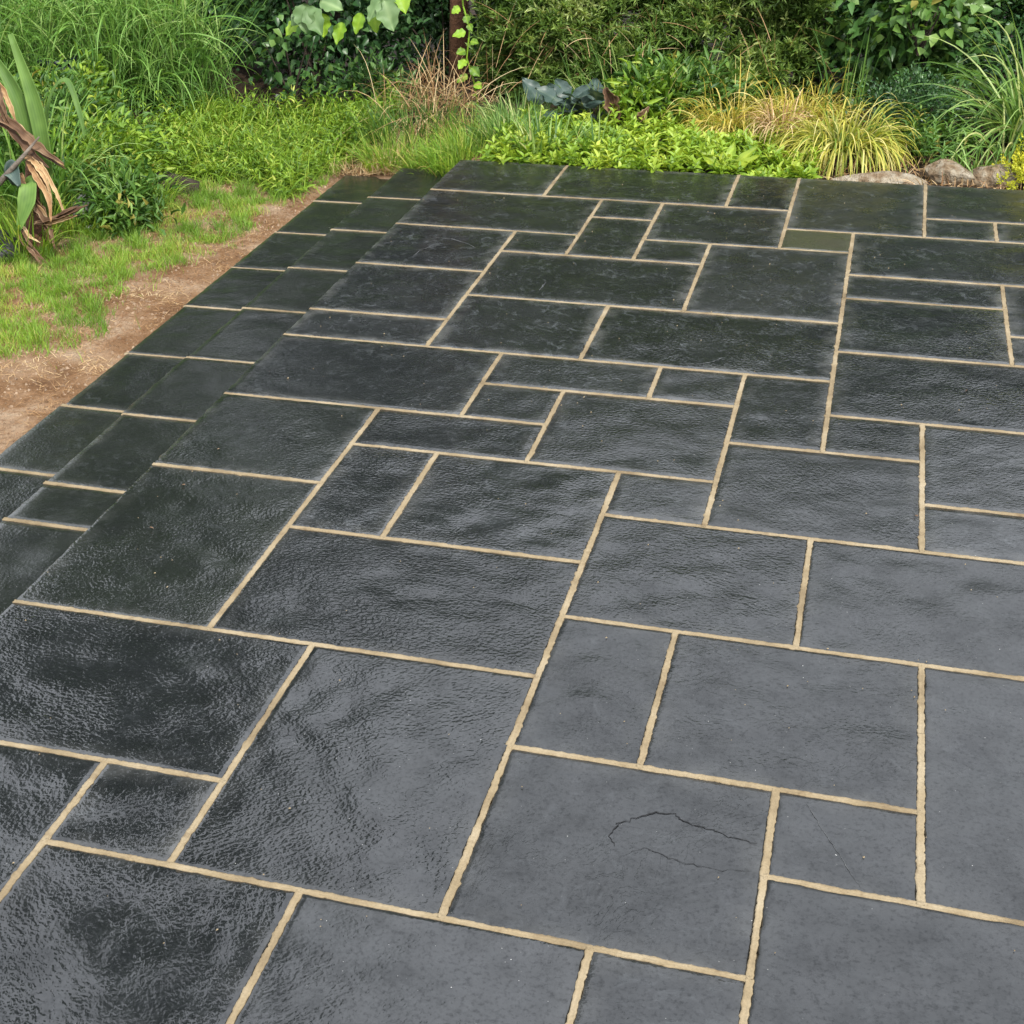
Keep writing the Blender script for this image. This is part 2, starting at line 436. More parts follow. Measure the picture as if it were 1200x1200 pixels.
def axis(lo, hi, dlo, dhi, st):
    mid = np.arange(dlo, dhi + 1e-6, st)
    k = np.geomspace(.3, 1, 9)
    left = dlo - np.geomspace(.2, dlo - lo, 14)[::-1]; right = dhi + np.geomspace(.2, hi - dhi, 14)
    return np.concatenate([left, mid, right])
gx = axis(-250, 250, -4.5, 4.2, .05); gy = axis(-250, 250, -2.0, 9.5, .05)
GX, GY = np.meshgrid(gx, gy)
GZ = gz_cut(GX, GY)
xb = lambda y: np.interp(y, [0, 3.0, 3.5, 3.9, 4.4, 4.96, 5.6, 6.0, 6.4, 7.5], [-1.44, -1.38, -1.10, -1.28, -1.15, -1.08, -1.05, -.96, -.84, -.8])
verge = smooth(-2.35, -1.9, GX) * smooth(6.5, 6.0, GY) * (GX < .2)
nx_, ny_ = len(gx), len(gy)
ii, jj = np.meshgrid(np.arange(nx_ - 1), np.arange(ny_ - 1))
q = np.stack([jj * nx_ + ii, jj * nx_ + ii + 1, (jj + 1) * nx_ + ii + 1, (jj + 1) * nx_ + ii], -1).reshape(-1, 4)
ground = link('ground', mesh_from('ground', np.stack([GX, GY, GZ], -1).reshape(-1, 3), q, M['ground'], True, {'verge': verge.ravel()}))
tag(ground, kind='structure')

# ------------------------------------------------------------------ patio: slabs in a 300 mm module
MOD = .30
WC = np.array([[-0.00493, 0.00054], [0.00189, -0.01282], [-0.00885, 0.02009], [0.04354, -0.00517], [0.01957, -0.11491], [0.01309, 0.00312], [-0.01999, -0.00572], [-0.02373, 0.03973], [0.02205, -0.08037], [0.04167, -0.10499]])
def lay(u, v):
    """module grid -> metres, with the slight unevenness of hand-laid courses"""
    u = np.asarray(u, float); v = np.asarray(v, float)
    a = np.clip(u, 0, 9.3) / 9 - .5; b = np.clip(v, -.5, 19) / 19 - .5
    B = np.stack([1 + 0 * a, a, b, a * a, a * b, b * b, a ** 3, a * a * b, a * b * b, b ** 3], -1)
    d = B @ WC
    return u * MOD + d[..., 0], v * MOD + d[..., 1]

SLABS = [(0,17,2,19),(2,17,5,19),(5,17,6,19),(6,16,8,19),(8,17,11,19),(8,16,9,17),(9,16,11,17),(6,15,7,16),(0,15,3,17),(3,16,4,17),(3,14,4,16),(4,15,6,17),(4,14,5,15),
 (0,13,2,15),(2,14,3,15),(2,12,5,14),(5,12,7,15),(7,14,10,16),(7,13,9,14),(7,11,9,13),(9,12,11,14),(9,11,10,12),(7,9,10,11),(7,8,8,9),(8,7,10,9),(8,6,10,7),
 (0,11,2,13),(0,10,2,11),(2,10,4,12),(4,10,7,12),(0,8,3,10),(3,9,5,10),(5,9,6,10),(3,8,4,9),(4,7,6,9),(6,8,7,10),(0,6,2,8),(2,7,4,8),(2,5,3,7),(3,5,5,7),(5,6,6,7),
 (0,3,2,6),(2,3,5,5),(5,4,7,6),(6,6,8,8),(7,4,10,6),(0,1,3,3),(3,0,5,3),(5,2,6,4),(6,2,8,4),(8,1,10,4),(0,-1,2,1),(2,0,3,1),(5,0,7,2),(7,1,8,2),
 (2,-2,4,0),(4,-2,6,0),(6,-2,7,0),(7,-1,10,1)]
U1, V0, V1 = 13, -4, 19
own = {}
for k, (a, b, c, d) in enumerate(SLABS):
    for u in range(a, c):
        for v in range(b, d):
            assert (u, v) not in own, (k, u, v, own[(u, v)])
            own[(u, v)] = k
rr = random.Random(5)
for v in range(V0, V1):
    for u in range(0, U1):
        if (u, v) in own: continue
        opts = [(3, 2), (2, 3), (2, 2), (2, 1), (1, 2), (1, 1)]
        if rr.random() < .35: opts = opts[2:]
        for w, h in opts:
            cells = [(u + i, v + j) for i in range(w) for j in range(h)]
            if all(c not in own and c[0] < U1 and c[1] < V1 for c in cells):
                for c in cells: own[c] = len(SLABS)
                SLABS.append((u, v, u + w, v + h)); break

def slab_mesh(name, cx, cy, cornersx, seed, res, gap, thick=.03, wob=.0016, und=.0016, open_sides=(0, 0, 0, 0)):
    """cornersx: function (s,t in 0..1)->(x,y). Top is gently uneven, arrises worn; local coords about (cx,cy)"""
    (w, h), fn = cornersx
    nx = max(6, int(w / res)); ny = max(6, int(h / res))
    s = np.concatenate([[0, .004 / w], np.linspace(0, 1, nx + 1)[1:-1], [1 - .004 / w, 1]])
    t = np.concatenate([[0, .004 / h], np.linspace(0, 1, ny + 1)[1:-1], [1 - .004 / h, 1]])
    SS, TT = np.meshgrid(s, t)
    X, Y = fn(SS, TT)
    r = np.random.default_rng(seed)
    ex = np.minimum(SS, 1 - SS) * w; ey = np.minimum(TT, 1 - TT) * h
    e = np.minimum(ex, ey)
    P = np.stack([X, Y, 0 * X + seed * 7.13], -1)
    n1 = WaveNoise(seed, 5.0); n2 = WaveNoise(seed + 900, 22.0); n3 = WaveNoise(seed + 1800, 9.0)
    edge_f = np.exp(-e / .012)
    X = X + n2(P) * wob * edge_f + r.normal(size=X.shape) * .0005 * edge_f
    Y = Y + n2(P + 5) * wob * edge_f + r.normal(size=X.shape) * .0005 * edge_f
    mask = smooth(0, .06, e)
    Z = (n1(P) * und + n3(P) * und * .5) * mask + r.normal() * .0004
    ring = (SS == 0) | (SS == 1) | (TT == 0) | (TT == 1)
    Z = np.where(ring, Z - .0030 + n2(P + 9) * .0008, Z)
    A, Bn = SS.shape[1], SS.shape[0]
    ii, jj = np.meshgrid(np.arange(A - 1), np.arange(Bn - 1))
    q = np.stack([jj * A + ii, jj * A + ii + 1, (jj + 1) * A + ii + 1, (jj + 1) * A + ii], -1).reshape(-1, 4)
    V = np.stack([X - cx, Y - cy, Z], -1).reshape(-1, 3)
    per = np.concatenate([np.arange(A), A - 1 + A * np.arange(1, Bn), (Bn - 1) * A + np.arange(A - 2, -1, -1), A * np.arange(Bn - 2, 0, -1)])
    low = V[per].copy(); low[:, 2] = -thick
    k = len(V); m = len(per); i = np.arange(m); i2 = (i + 1) % m
    side = np.stack([per[i], k + i, k + i2, per[i2]], -1)
    ed = np.concatenate([(np.clip(e, 0, .06) / .06).ravel(), np.zeros(m)])
    return mesh_from(name, np.concatenate([V, low]), [np.concatenate([q, side])], M['slate'], True, {'edge': ed})

def slab_props(o, riven, gloss, ledge=.0, moss=.0, bloom=.5, tone=.0):
    o['riven'], o['gloss'], o['ledge'], o['moss'], o['bloom'], o['tone'] = map(float, (riven, gloss, ledge, moss, bloom, tone))

# base of the patio (a solid bed under slabs)
def box_mesh(name, x0, y0, z0, x1, y1, z1, mat):
    v = [(x, y, z) for z in (z0, z1) for y in (y0, y1) for x in (x0, x1)]
    f = np.array([[0, 2, 3, 1], [4, 5, 7, 6], [0, 1, 5, 4], [2, 6, 7, 3], [0, 4, 6, 2], [1, 3, 7, 5]])
    return mesh_from(name, v, f, mat, False)
patio = link('patio', box_mesh('patio', .025, V0 * MOD, -.5, U1 * MOD, 5.68, -.012, M['mortar']))
tag(patio, kind='structure')

HAND = {  # module origin -> (riven, gloss, ledge, moss, bloom, tone)
 (6,15): (.3, .55, 0, .8, .2, .55), (5,0): (.6, .5, .9, 0, .35, 0), (6,2): (.75, .55, .9, 0, .3, 0), (7,1): (.3, .45, .0, 0, .25, 0), (8,1): (.3, .40, .0, 0, .25, 0),
 (7,-1): (.22, .40, .0, 0, .2, 0), (4,-2): (.5, .7, .0, 0, .15, 0), (3,0): (.9, .85, .25, 0, .2, 0), (7,4): (.55, .5, .55, 0, .3, 0), (2,-2): (1.35, .95, .2, 0, .3, 0), (0,1): (1.4, .95, .2, 0, .3, 0),
 (2,0): (1.4, .9, .3, 0, .7, 0), (0,-1): (.9, .85, 0, 0, .2, 0), (0,3): (1.35, .92, .3, .3, .4, 0), (2,3): (1.25, .92, .1, 0, .3, 0), (5,4): (1.2, .62, .1, 0, .3, 0), (5,2): (.7, .5, .3, 0, .35, 0),
 (0,13): (.4, .5, .5, 0, 1.4, 0), (4,10): (1.1, .8, .6, 0, 1.2, 0), (7,11): (1.1, .75, .8, 0, .8, 0), (7,9): (1.2, .75, .7, 0, .5, 0), (8,7): (1.1, .6, 1.0, 0, .4, 0), (6,8): (1.1, .7, .6, 0, .6, 0),
 (0,6): (1.2, .8, .6, .2, .6, 0), (2,7): (1.3, .8, .9, 0, .5, 0), (2,5): (1.4, .92, .2, 0, .9, 0), (3,5): (1.3, .85, .5, 0, .6, 0), (6,6): (1.0, .5, .0, 0, .4, 0), (3,9): (.9, .5, .1, 0, 1.0, 0), (5,17): (.7, .7, .6, 0, 1.0, 0)}
SLAB_OBJ = {}
for k, (a, b, c, d) in enumerate(SLABS):
    g = .0065 / MOD
    def fn(s, t, a=a, b=b, c=c, d=d):
        return lay(a + g * (a > 0) + s * (c - a - g * (1 + (a > 0))), b + g + t * (d - b - 2 * g))
    cx, cy = (float(z) for z in lay((a + c) / 2, (b + d) / 2))
    res = .016 if b < 6 else .03
    me = slab_mesh('paving_slab', cx, cy, (((c - a) * MOD, (d - b) * MOD), fn), k + 1, res, g)
    o = link('paving_slab', me, patio, (cx, cy, 0))
    r = np.random.default_rng(k + 40)
    far = np.clip(b / 17, 0, 1)
    slab_props(o, *HAND.get((a, b), (r.uniform(.6, 1.25), r.uniform(.5, .75) - .18 * (b >= 10), r.choice([0, .2, .5]), r.uniform(0, .05) * far, r.uniform(.35, .9) + .45 * (b >= 10), 0)))
    SLAB_OBJ[(a, b)] = o
CRACKED = SLAB_OBJ[(5, 0)]

# mortar joints: ragged raised strips along every run between two slabs
def strip(p0, p1, width, z, seed, over=.0):
    p0 = np.array(p0, float); p1 = np.array(p1, float)
    Lg = np.linalg.norm(p1 - p0); n = max(4, int(Lg / .006))
    r = np.random.default_rng(seed)
    s = np.linspace(0, 1, n + 1)
    c = p0 + (p1 - p0) * s[:, None]
    d = (p1 - p0) / Lg; nn = np.array([-d[1], d[0]])
    def rag(a, b):
        w = np.zeros(n + 1)
        for f, am in ((3, .9), (11, .8), (34, .8), (80, .5)):
            w += am * np.sin(s * Lg * f * 2 * np.pi * r.uniform(.8, 1.2) + r.uniform(0, 6.28)) * r.uniform(.4, 1)
        w = w * .0011 + r.normal(size=n + 1) * .0007
        bits = (r.random(n + 1) < .02) * r.uniform(.002, .005, n + 1)
        return w + bits + np.convolve(bits, [.6, 0, .6], 'same')
    wl = width / 2 + rag(0, 1); wr = width / 2 + rag(0, 1)
    zc = z + np.convolve(r.normal(size=n + 1), np.ones(7) / 7, 'same') * .0006
    rows = [(-wl, -.0055), (-wl * .86, .0), (-wl * .35, -.0016), (wr * .35, -.0015), (wr * .86, .0), (wr, -.0055)]
    V = np.stack([np.concatenate([c + nn * np.asarray(o_)[:, None], (zc + dz + r.normal(size=n + 1) * .00025)[:, None]], 1) for o_, dz in rows], 1)
    m = len(rows)
    i, j = np.meshgrid(np.arange(n), np.arange(m - 1), indexing='ij')
    q = np.stack([i * m + j, (i + 1) * m + j, (i + 1) * m + j + 1, i * m + j + 1], -1).reshape(-1, 4)
    return V.reshape(-1, 3), q
def merge(strips):
    vs, fs, o = [], [], 0
    for v, f in strips:
        vs.append(v); fs.append(f + o); o += len(v)
    return np.concatenate(vs), np.concatenate(fs)
runs = []
for u in range(1, U1):                                   # joints along v
    v = V0
    while v < V1:
        if own.get((u - 1, v)) != own.get((u, v)):
            v2 = v
            while v2 < V1 and own.get((u - 1, v2)) != own.get((u, v2)): v2 += 1
            runs.append(((u, v), (u, v2))); v = v2
        else: v += 1
for v in range(V0 + 1, V1):                              # joints along u
    u = 0
    while u < U1:
        if own.get((u, v - 1)) != own.get((u, v)):
            u2 = u
            while u2 < U1 and own.get((u2, v - 1)) != own.get((u2, v)): u2 += 1
            runs.append(((u, v), (u2, v))); u = u2
        else: u += 1
st = []
for k, (a, b) in enumerate(runs):
    n = max(1, int(abs(b[0] - a[0]) + abs(b[1] - a[1])))
    r = np.random.default_rng(k)
    zz = .0006 + (k % 17) * .00004
    for i in range(n):
        f0, f1 = i / n, (i + 1) / n
        p0 = lay(a[0] + (b[0] - a[0]) * f0, a[1] + (b[1] - a[1]) * f0); p1 = lay(a[0] + (b[0] - a[0]) * f1, a[1] + (b[1] - a[1]) * f1)
        st.append(strip(p0, p1, (.0166 if a[0] == b[0] else .0150) * (1 + .05 * r.normal()), zz, k * 50 + i))
v, f = merge(st)
mo = link('mortar_joint', mesh_from('mortar_joint', v, f, M['mortar'], True), patio)

# delaminated crack in one slab: thin dark split with a lifted lip
M['split'] = rough_mat('slate_split', [(.3, (.002, .002, .002)), (.7, (.006, .006, .007))], 40, 3, .7, .2, 90, .002)
def crack(pts, wmax, seed, parent, mat='split', name='crack', jit=.0022, lift=.0007):
    """thin mark following the slab's own surface"""
    r = np.random.default_rng(seed)
    P = []
    for (x0, y0), (x1, y1) in zip(pts[:-1], pts[1:]):
        for s in np.linspace(0, 1, 7)[:-1]: P.append((x0 + (x1 - x0) * s, y0 + (y1 - y0) * s))
    P.append(pts[-1]); P = np.array(P); n = len(P)
    P += r.normal(size=P.shape) * jit
    d = norm(np.gradient(P, axis=0)); nn = np.stack([-d[:, 1], d[:, 0]], 1)
    w = wmax * (np.sin(np.linspace(.15, np.pi - .15, n)) ** .5) * r.uniform(.35, 1, n)
    me_ = parent.data; co = np.empty(len(me_.vertices) * 3, np.float32); me_.vertices.foreach_get('co', co); co = co.reshape(-1, 3); co = co[co[:, 2] > -.01]
    def onto(Q):
        dd = ((Q[:, None] - co[None, :, :2]) ** 2).sum(-1)
        k = np.argsort(dd, 1)[:, :4]
        return np.c_[Q, co[k, 2].max(1) + lift]
    V = np.concatenate([onto(P - nn * w[:, None] * .5), onto(P + nn * w[:, None] * .5)])
    i = np.arange(n - 1)
    return link(name, mesh_from(name, V, [np.stack([i, i + 1, n + i + 1, n + i], -1)], M[mat], True), parent)
def loc(px):    # slab-local metres
    return [(x - float(CRACKED.location.x), y - float(CRACKED.location.y)) for x, y in px]

crack(loc([(1.794, .314), (1.776, .346), (1.788, .394), (1.823, .425), (1.858, .453), (1.901, .459), (1.919, .437), (1.984, .424), (2.023, .411), (2.075, .408)]), .0042, 1, CRACKED)
crack(loc([(1.81, .288), (1.853, .331), (1.894, .317), (1.935, .301), (2.005, .297), (2.075, .316)]), .0020, 2, CRACKED)

M['scratch'] = rough_mat('pale_scratch', [(.35, (.02, .021, .022)), (.65, (.085, .088, .09))], 60, 4, .6, .1, 90, .001)
for key, w, pts in [((0, 13), .006, [(.129, 4.341), (.231, 4.348), (.336, 4.342), (.426, 4.281), (.476, 4.226)]), ((0, 13), .005, [(.233, 4.05), (.239, 4.139), (.271, 4.21), (.349, 4.265)]),
                    ((4, 10), .007, [(1.569, 3.04), (1.635, 3.055), (1.674, 3.09), (1.70, 3.131)]), ((7, 1), .0022, [(2.168, .567), (2.198, .507), (2.23, .444), (2.26, .383), (2.289, .325)]),
                    ((2, 12), .008, [(.887, 3.842), (.884, 3.79), (.882, 3.73)])]:
    o_ = SLAB_OBJ[key]
    crack([(x - o_.location.x, y - o_.location.y) for x, y in pts], w, int(pts[0][0] * 100), o_, 'scratch', 'scratch', .001, .0004)

# ------------------------------------------------------------------ two steps down to the lawn
def step(name, x0, x1, y0, y1, ztop, joints, seed):
    body = link(name, box_mesh(name, x0 + .03, y0, -.5, x1, y1 - .02, ztop - .012, M['mortar']))
    tag(body, kind='structure')
    r = np.random.default_rng(seed)
    ys = [y0] + joints + [y1]
    for i in range(len(ys) - 1):
        a, b = ys[i], ys[i + 1]
        ga = .0065 if i else 0; gb = .0065 if i < len(ys) - 2 else 0
        dx = r.normal() * .004
        fn = lambda s, t: (x0 + dx + s * (x1 - x0 - dx), a + ga + t * (b - a - ga - gb))
        cx, cy = (x0 + x1) / 2, (a + b) / 2
        me = slab_mesh('paving_slab', cx, cy, ((x1 - x0, b - a), fn), seed * 100 + i, .03, 0)
        o = link('paving_slab', me, body, (cx, cy, ztop))
        slab_props(o, r.uniform(.5, .9), r.uniform(.5, .68), r.choice([0, .2]), r.uniform(.15, .4), r.uniform(.25, .6), 0)
    v, f = merge([strip((x0 - .004, y + .006 * r.normal()), (x1, y), .016, .0008, seed * 77 + i) for i, y in enumerate(joints)])
    v[:, 2] += ztop
    link('mortar_joint', mesh_from('mortar_joint', v, f, M['mortar'], True), body)
    return body
step('upper_step', -.432, .02, -1.2, 6.03, -.14, [-.57, .03, .63, .93, 1.55, 1.825, 2.43, 3.02, 3.62, 4.20, 4.815, 5.415], 31)
step('lower_step', -.855, -.40, -1.2, 6.25, -.26, [-.3, .3, .9, 1.5, 2.10, 2.69, 3.285, 3.90, 4.48, 5.085, 5.69], 57)

# ------------------------------------------------------------------ planting
def empty(name, label, cat, loc=(0, 0, 0), group=None):
    o = link(name, None, None, loc); o.empty_display_size = .1
    return tag(o, label, cat, group)

def tuft_geo(c, n, length, width, spread, lean, droop, seg=6, up=1.0, rmin=.6):
    """blades fanning out of a crown at c"""
    c = np.asarray(c, float)
    a = RNG.uniform(0, 2 * np.pi, n); rad = np.sqrt(RNG.random(n)) * spread
    base = c + np.stack([np.cos(a) * rad, np.sin(a) * rad, 0 * a], 1)
    a2 = a + RNG.normal(size=n) * .5
    ln = RNG.uniform(0, 1, n) ** .7 * lean
    d = np.stack([np.cos(a2) * ln, np.sin(a2) * ln, np.full(n, up)], 1)
    return blades(base, d, length * RNG.uniform(rmin, 1.1, n), width * RNG.uniform(.6, 1.15, n), droop * RNG.uniform(.5, 1.4, n), seg)

def tuft(name, label, cat, c, n, length, width, spread, lean, droop, mat, seg=6, group=None, up=1.0, rmin=.6):
    o = leaf_obj(name, tuft_geo(c, n, length, width, spread, lean, droop, seg, up, rmin), M[mat])
    return tag(o, label, cat, group)

def cloud_geo(centers, radii, nclump, per, length, width, tpl=LEAF2, outward=.6, upbias=.3, clump_r=.5, shell=.45):
    """leaf clumps through an ellipsoid volume, denser to the outside, gaps between clumps"""
    c = np.asarray(centers, float); R = np.asarray(radii, float)
    d = norm(RNG.normal(size=(nclump, 3)))
    rr_ = (shell + (1 - shell) * RNG.random(nclump) ** .5)[:, None]
    bump = 1 + .22 * WaveNoise(int(RNG.integers(1e6)), .55)(d * 2)[:, None]
    cc = d * rr_ * bump
    pos = np.repeat(cc, per, 0) * R + RNG.normal(size=(nclump * per, 3)) * clump_r
    dirs = norm(np.repeat(d, per, 0) * outward + RNG.normal(size=pos.shape) * .6 + np.array([0, 0, upbias]))
    upv = norm(RNG.normal(size=pos.shape) * .6 + np.array([0, -.25, 1.0]))
    n = len(pos)
    tone = np.clip(np.repeat(RNG.normal(.5, .2, nclump), per) + RNG.normal(size=n) * .18, 0, 1)
    return leaves(c + pos, dirs, upv, length * RNG.uniform(.6, 1.15, n), width * RNG.uniform(.7, 1.15, n), tpl, tone)

def shoots_geo(base, d, slen, per, length, width, tpl=LEAF2, flare=.9, start=.15, tone0=None):
    """leafy shoots: per leaves around each stem"""
    n = len(base); d = norm(d)
    t = np.tile(np.linspace(start, 1, per), n)
    ang = np.tile(np.arange(per) * 2.4, n) + np.repeat(RNG.uniform(0, 6.28, n), per)
    D = np.repeat(d, per, 0); B = np.repeat(base, per, 0); SL = np.repeat(np.broadcast_to(slen, (n,)), per)
    a = norm(np.cross(D, np.array([.3, .2, .93]) + 0 * D + RNG.normal(size=D.shape) * .01)); b = np.cross(D, a)
    out = a * np.cos(ang)[:, None] + b * np.sin(ang)[:, None]
    dirs = norm(D * (.35 + .5 * t)[:, None] + out * flare * (1.15 - .6 * t)[:, None] + RNG.normal(size=D.shape) * .12)
    pos = B + D * (t * SL)[:, None]
    m = len(pos)
    tone = np.clip(np.repeat(RNG.normal(.42, .2, n) if tone0 is None else tone0, per) + .25 * (t - .5) + RNG.normal(size=m) * .1, 0, 1)
    return leaves(pos, dirs, D + .05, length * RNG.uniform(.65, 1.1, m) * (1.1 - .35 * t), width * RNG.uniform(.75, 1.1, m) * (1.1 - .35 * t), tpl, tone)

# --- lawn strip and dry thatch on the verge
def scatter(n, x0, x1, y0, y1, keep):
    x = RNG.uniform(x0, x1, n); y = RNG.uniform(y0, y1, n); k = keep(x, y)
    return x[k], y[k]
_pn = WaveNoise(21, 1.3); _pn2 = WaveNoise(22, 5.0)
def lawn_keep(x, y):
    P = np.stack([x, y, 0 * x], 1)
    e = xb(y) - x + _pn(P) * .07 + _pn2(P) * .045
    p = np.maximum(smooth(-.05, .12, e), .10 * smooth(-.3, 0, e) * (_pn2(P * 1.7 + 2) > .7)) * (.18 + .82 * smooth(-.7, .5, _pn2(P + 3) + .7 * _pn(P + 8)))
    return RNG.random(len(x)) < p
x, y = scatter(150000, -2.9, -.9, 1.5, 6.5, lawn_keep)
n = len(x); base = np.stack([x, y, gz(x, y) - .004], 1)
a = RNG.uniform(0, 6.28, n); ln = RNG.uniform(.1, 1.1, n)
tone = np.clip(.45 + .22 * _pn(base * 1.2 + 4) + RNG.normal(size=n) * .2, 0, 1)
geo = blades(base, np.stack([np.cos(a) * ln, np.sin(a) * ln, 1 + 0 * a], 1), RNG.uniform(.03, .07, n) * (1 + .45 * _pn2(base)), .0042, RNG.uniform(.3, 1.5, n), 2, tone)
tag(leaf_obj('lawn_grass', geo, M['f_lawn']), 'short patchy green lawn grass beside the bare verge', 'lawn', kind='stuff')
x, y = scatter(90000, -2.6, .02, 1.0, 7.0, lambda x, y: RNG.random(len(x)) < .25 + .6 * smooth(-.3, .9, _pn2(np.stack([x, y, 0 * x], 1) * .6)))
k = (x < -.868) | (y > 6.27) | ((x > -.425) & (y > 6.05)); x, y = x[k], y[k]; n = len(x)
base = np.stack([x, y, gz(x, y) + .001], 1); a = RNG.uniform(0, 6.28, n)
tone = np.clip(.35 + .3 * _pn(base * 1.6) + RNG.normal(size=n) * .2, 0, 1)
geo = blades(base, np.stack([np.cos(a), np.sin(a), RNG.uniform(0, .6, n)], 1), RNG.uniform(.012, .055, n), .0030, RNG.uniform(.1, .8, n), 2, tone)
nc = 6000
cx_, cy_ = RNG.uniform(-1.7, -.87, nc), RNG.uniform(1.5, 6.3, nc)
cr = RNG.uniform(.003, .011, nc) * (RNG.random(nc) ** 2 + .3)
tet = np.array([[1, 0, -.3], [-.6, .8, -.2], [-.5, -.9, -.3], [.1, .1, .8], [.7, .6, .2]])
ca = RNG.uniform(0, 6.28, nc); co, si = np.cos(ca), np.sin(ca)
tv = tet[None] * cr[:, None, None] * RNG.uniform(.7, 1.3, (nc, 5, 1))
tv = np.stack([tv[..., 0] * co[:, None] - tv[..., 1] * si[:, None], tv[..., 0] * si[:, None] + tv[..., 1] * co[:, None], tv[..., 2]], -1) + np.stack([cx_, cy_, gz(cx_, cy_) + .001], 1)[:, None]
tf = (np.array([[0, 4, 3], [4, 1, 3], [1, 2, 3], [2, 0, 3], [0, 1, 4]])[None] + (np.arange(nc) * 5)[:, None, None]).reshape(-1, 3)
M['crumb'] = rough_mat('soil_crumb', [(.3, (.09, .05, .025)), (.7, (.30, .22, .15))], 6, 3, .9, .3, 60, .004)
tag(link('soil_crumbs', mesh_from('soil_crumbs', tv.reshape(-1, 3), tf, M['crumb'], False)), 'loose soil crumbs and grit on the bare verge', 'soil', kind='stuff')
tag(leaf_obj('dry_thatch', geo, M['f_straw']), 'dry brown thatch and dead grass on the bare verge by the lower step', 'dry grass', kind='stuff')

# --- leafy ground cover behind the lawn
def cover_keep(x, y):
    P = np.stack([x, y, 0 * x], 1)
    e = np.minimum.reduce([-1.07 - x + .22 * np.maximum(y - 6.1, 0), x + 2.35, y - (6.05 - .35 * smooth(-1.4, -.9, x)), 7.55 - y]) + _pn(P) * .05
    return e > 0
x, y = scatter(3600, -2.4, -.6, 5.5, 8.2, cover_keep)
hum = np.abs(_pn(np.stack([x, y, 0 * x], 1) * 1.3))
n = len(x)
base = np.stack([x, y, gz(x, y) - .01], 1)
d = np.stack([RNG.normal(size=n) * .45, RNG.normal(size=n) * .45 - .15, 1 + 0 * x], 1)
g1 = shoots_geo(base, d, (.04 + .12 * hum) * RNG.uniform(.5, 1.6, n), 8, .068, .019, LANCE, 1.1)
bx_ = np.repeat(base, 4, 0) + RNG.normal(size=(4 * n, 3)) * np.array([.03, .03, 0]) + np.array([0, 0, .02])
g1 = join(g1, blades(bx_, RNG.normal(size=(4 * n, 3)) * np.array([.8, .8, .2]) + np.array([0, -.2, .8]), RNG.uniform(.10, .28, 4 * n), .010, RNG.uniform(.8, 2.4, 4 * n), 5, np.clip(RNG.normal(.6, .25, 4 * n), 0, 1)))
tag(leaf_obj('leafy_ground_cover', g1, M['f_cover']), 'bright green low leafy ground cover at the top of the lawn', 'ground cover', kind='stuff')

# --- tall weeping grass clumps, upper left
TG = [(-3.75, 6.75, 'pale weeping grass clump at the left edge behind the strap-leaved plant'), (-3.35, 7.0, 'pale weeping grass clump above the dark blue pot'),
      (-2.85, 7.2, 'tall weeping grass clump just right of the dark blue pot'), (-2.50, 7.45, 'last tall weeping grass clump, beside the shaded hollow')]
def messy(n, spread, h, length, width, droop, seg=9):
    """long soft leaves springing from stems at all heights and flopping every way"""
    a = RNG.uniform(0, 6.283, n); rad = np.sqrt(RNG.random(n)) * spread
    base = np.stack([np.cos(a) * rad, np.sin(a) * rad, RNG.random(n) ** 1.3 * h], 1)
    d = RNG.normal(size=(n, 3)) * np.array([.75, .75, .45]) + np.array([0, -.35, .75])
    tone = np.clip(RNG.normal(.5, .25, n) + .25 * (base[:, 2] / h - .5), 0, 1)
    return blades(base, d, length * RNG.uniform(.45, 1.15, n), width * RNG.uniform(.5, 1.15, n), droop * RNG.uniform(.4, 1.6, n), seg, tone, .35, 1.6)
for i, (cx, cy, lab) in enumerate(TG):
    o = empty('tall_grass', lab, 'tall grass', (cx, cy, float(gz(cx, cy))), 'tall weeping grass clumps')
    g = messy(820, .34, .75, .42, .0135, 2.3)
    g2 = messy(160, .30, .6, .6, .019, 1.8)
    g3_ = tuft_geo((0, 0, 0), 160, 1.0, .012, .28, .6, 1.0, 8, rmin=.5)
    leaf_obj('leaf_blades', join(g, g2, g3_), M['f_tall'] if i < 4 else M['f_shrub'], o)

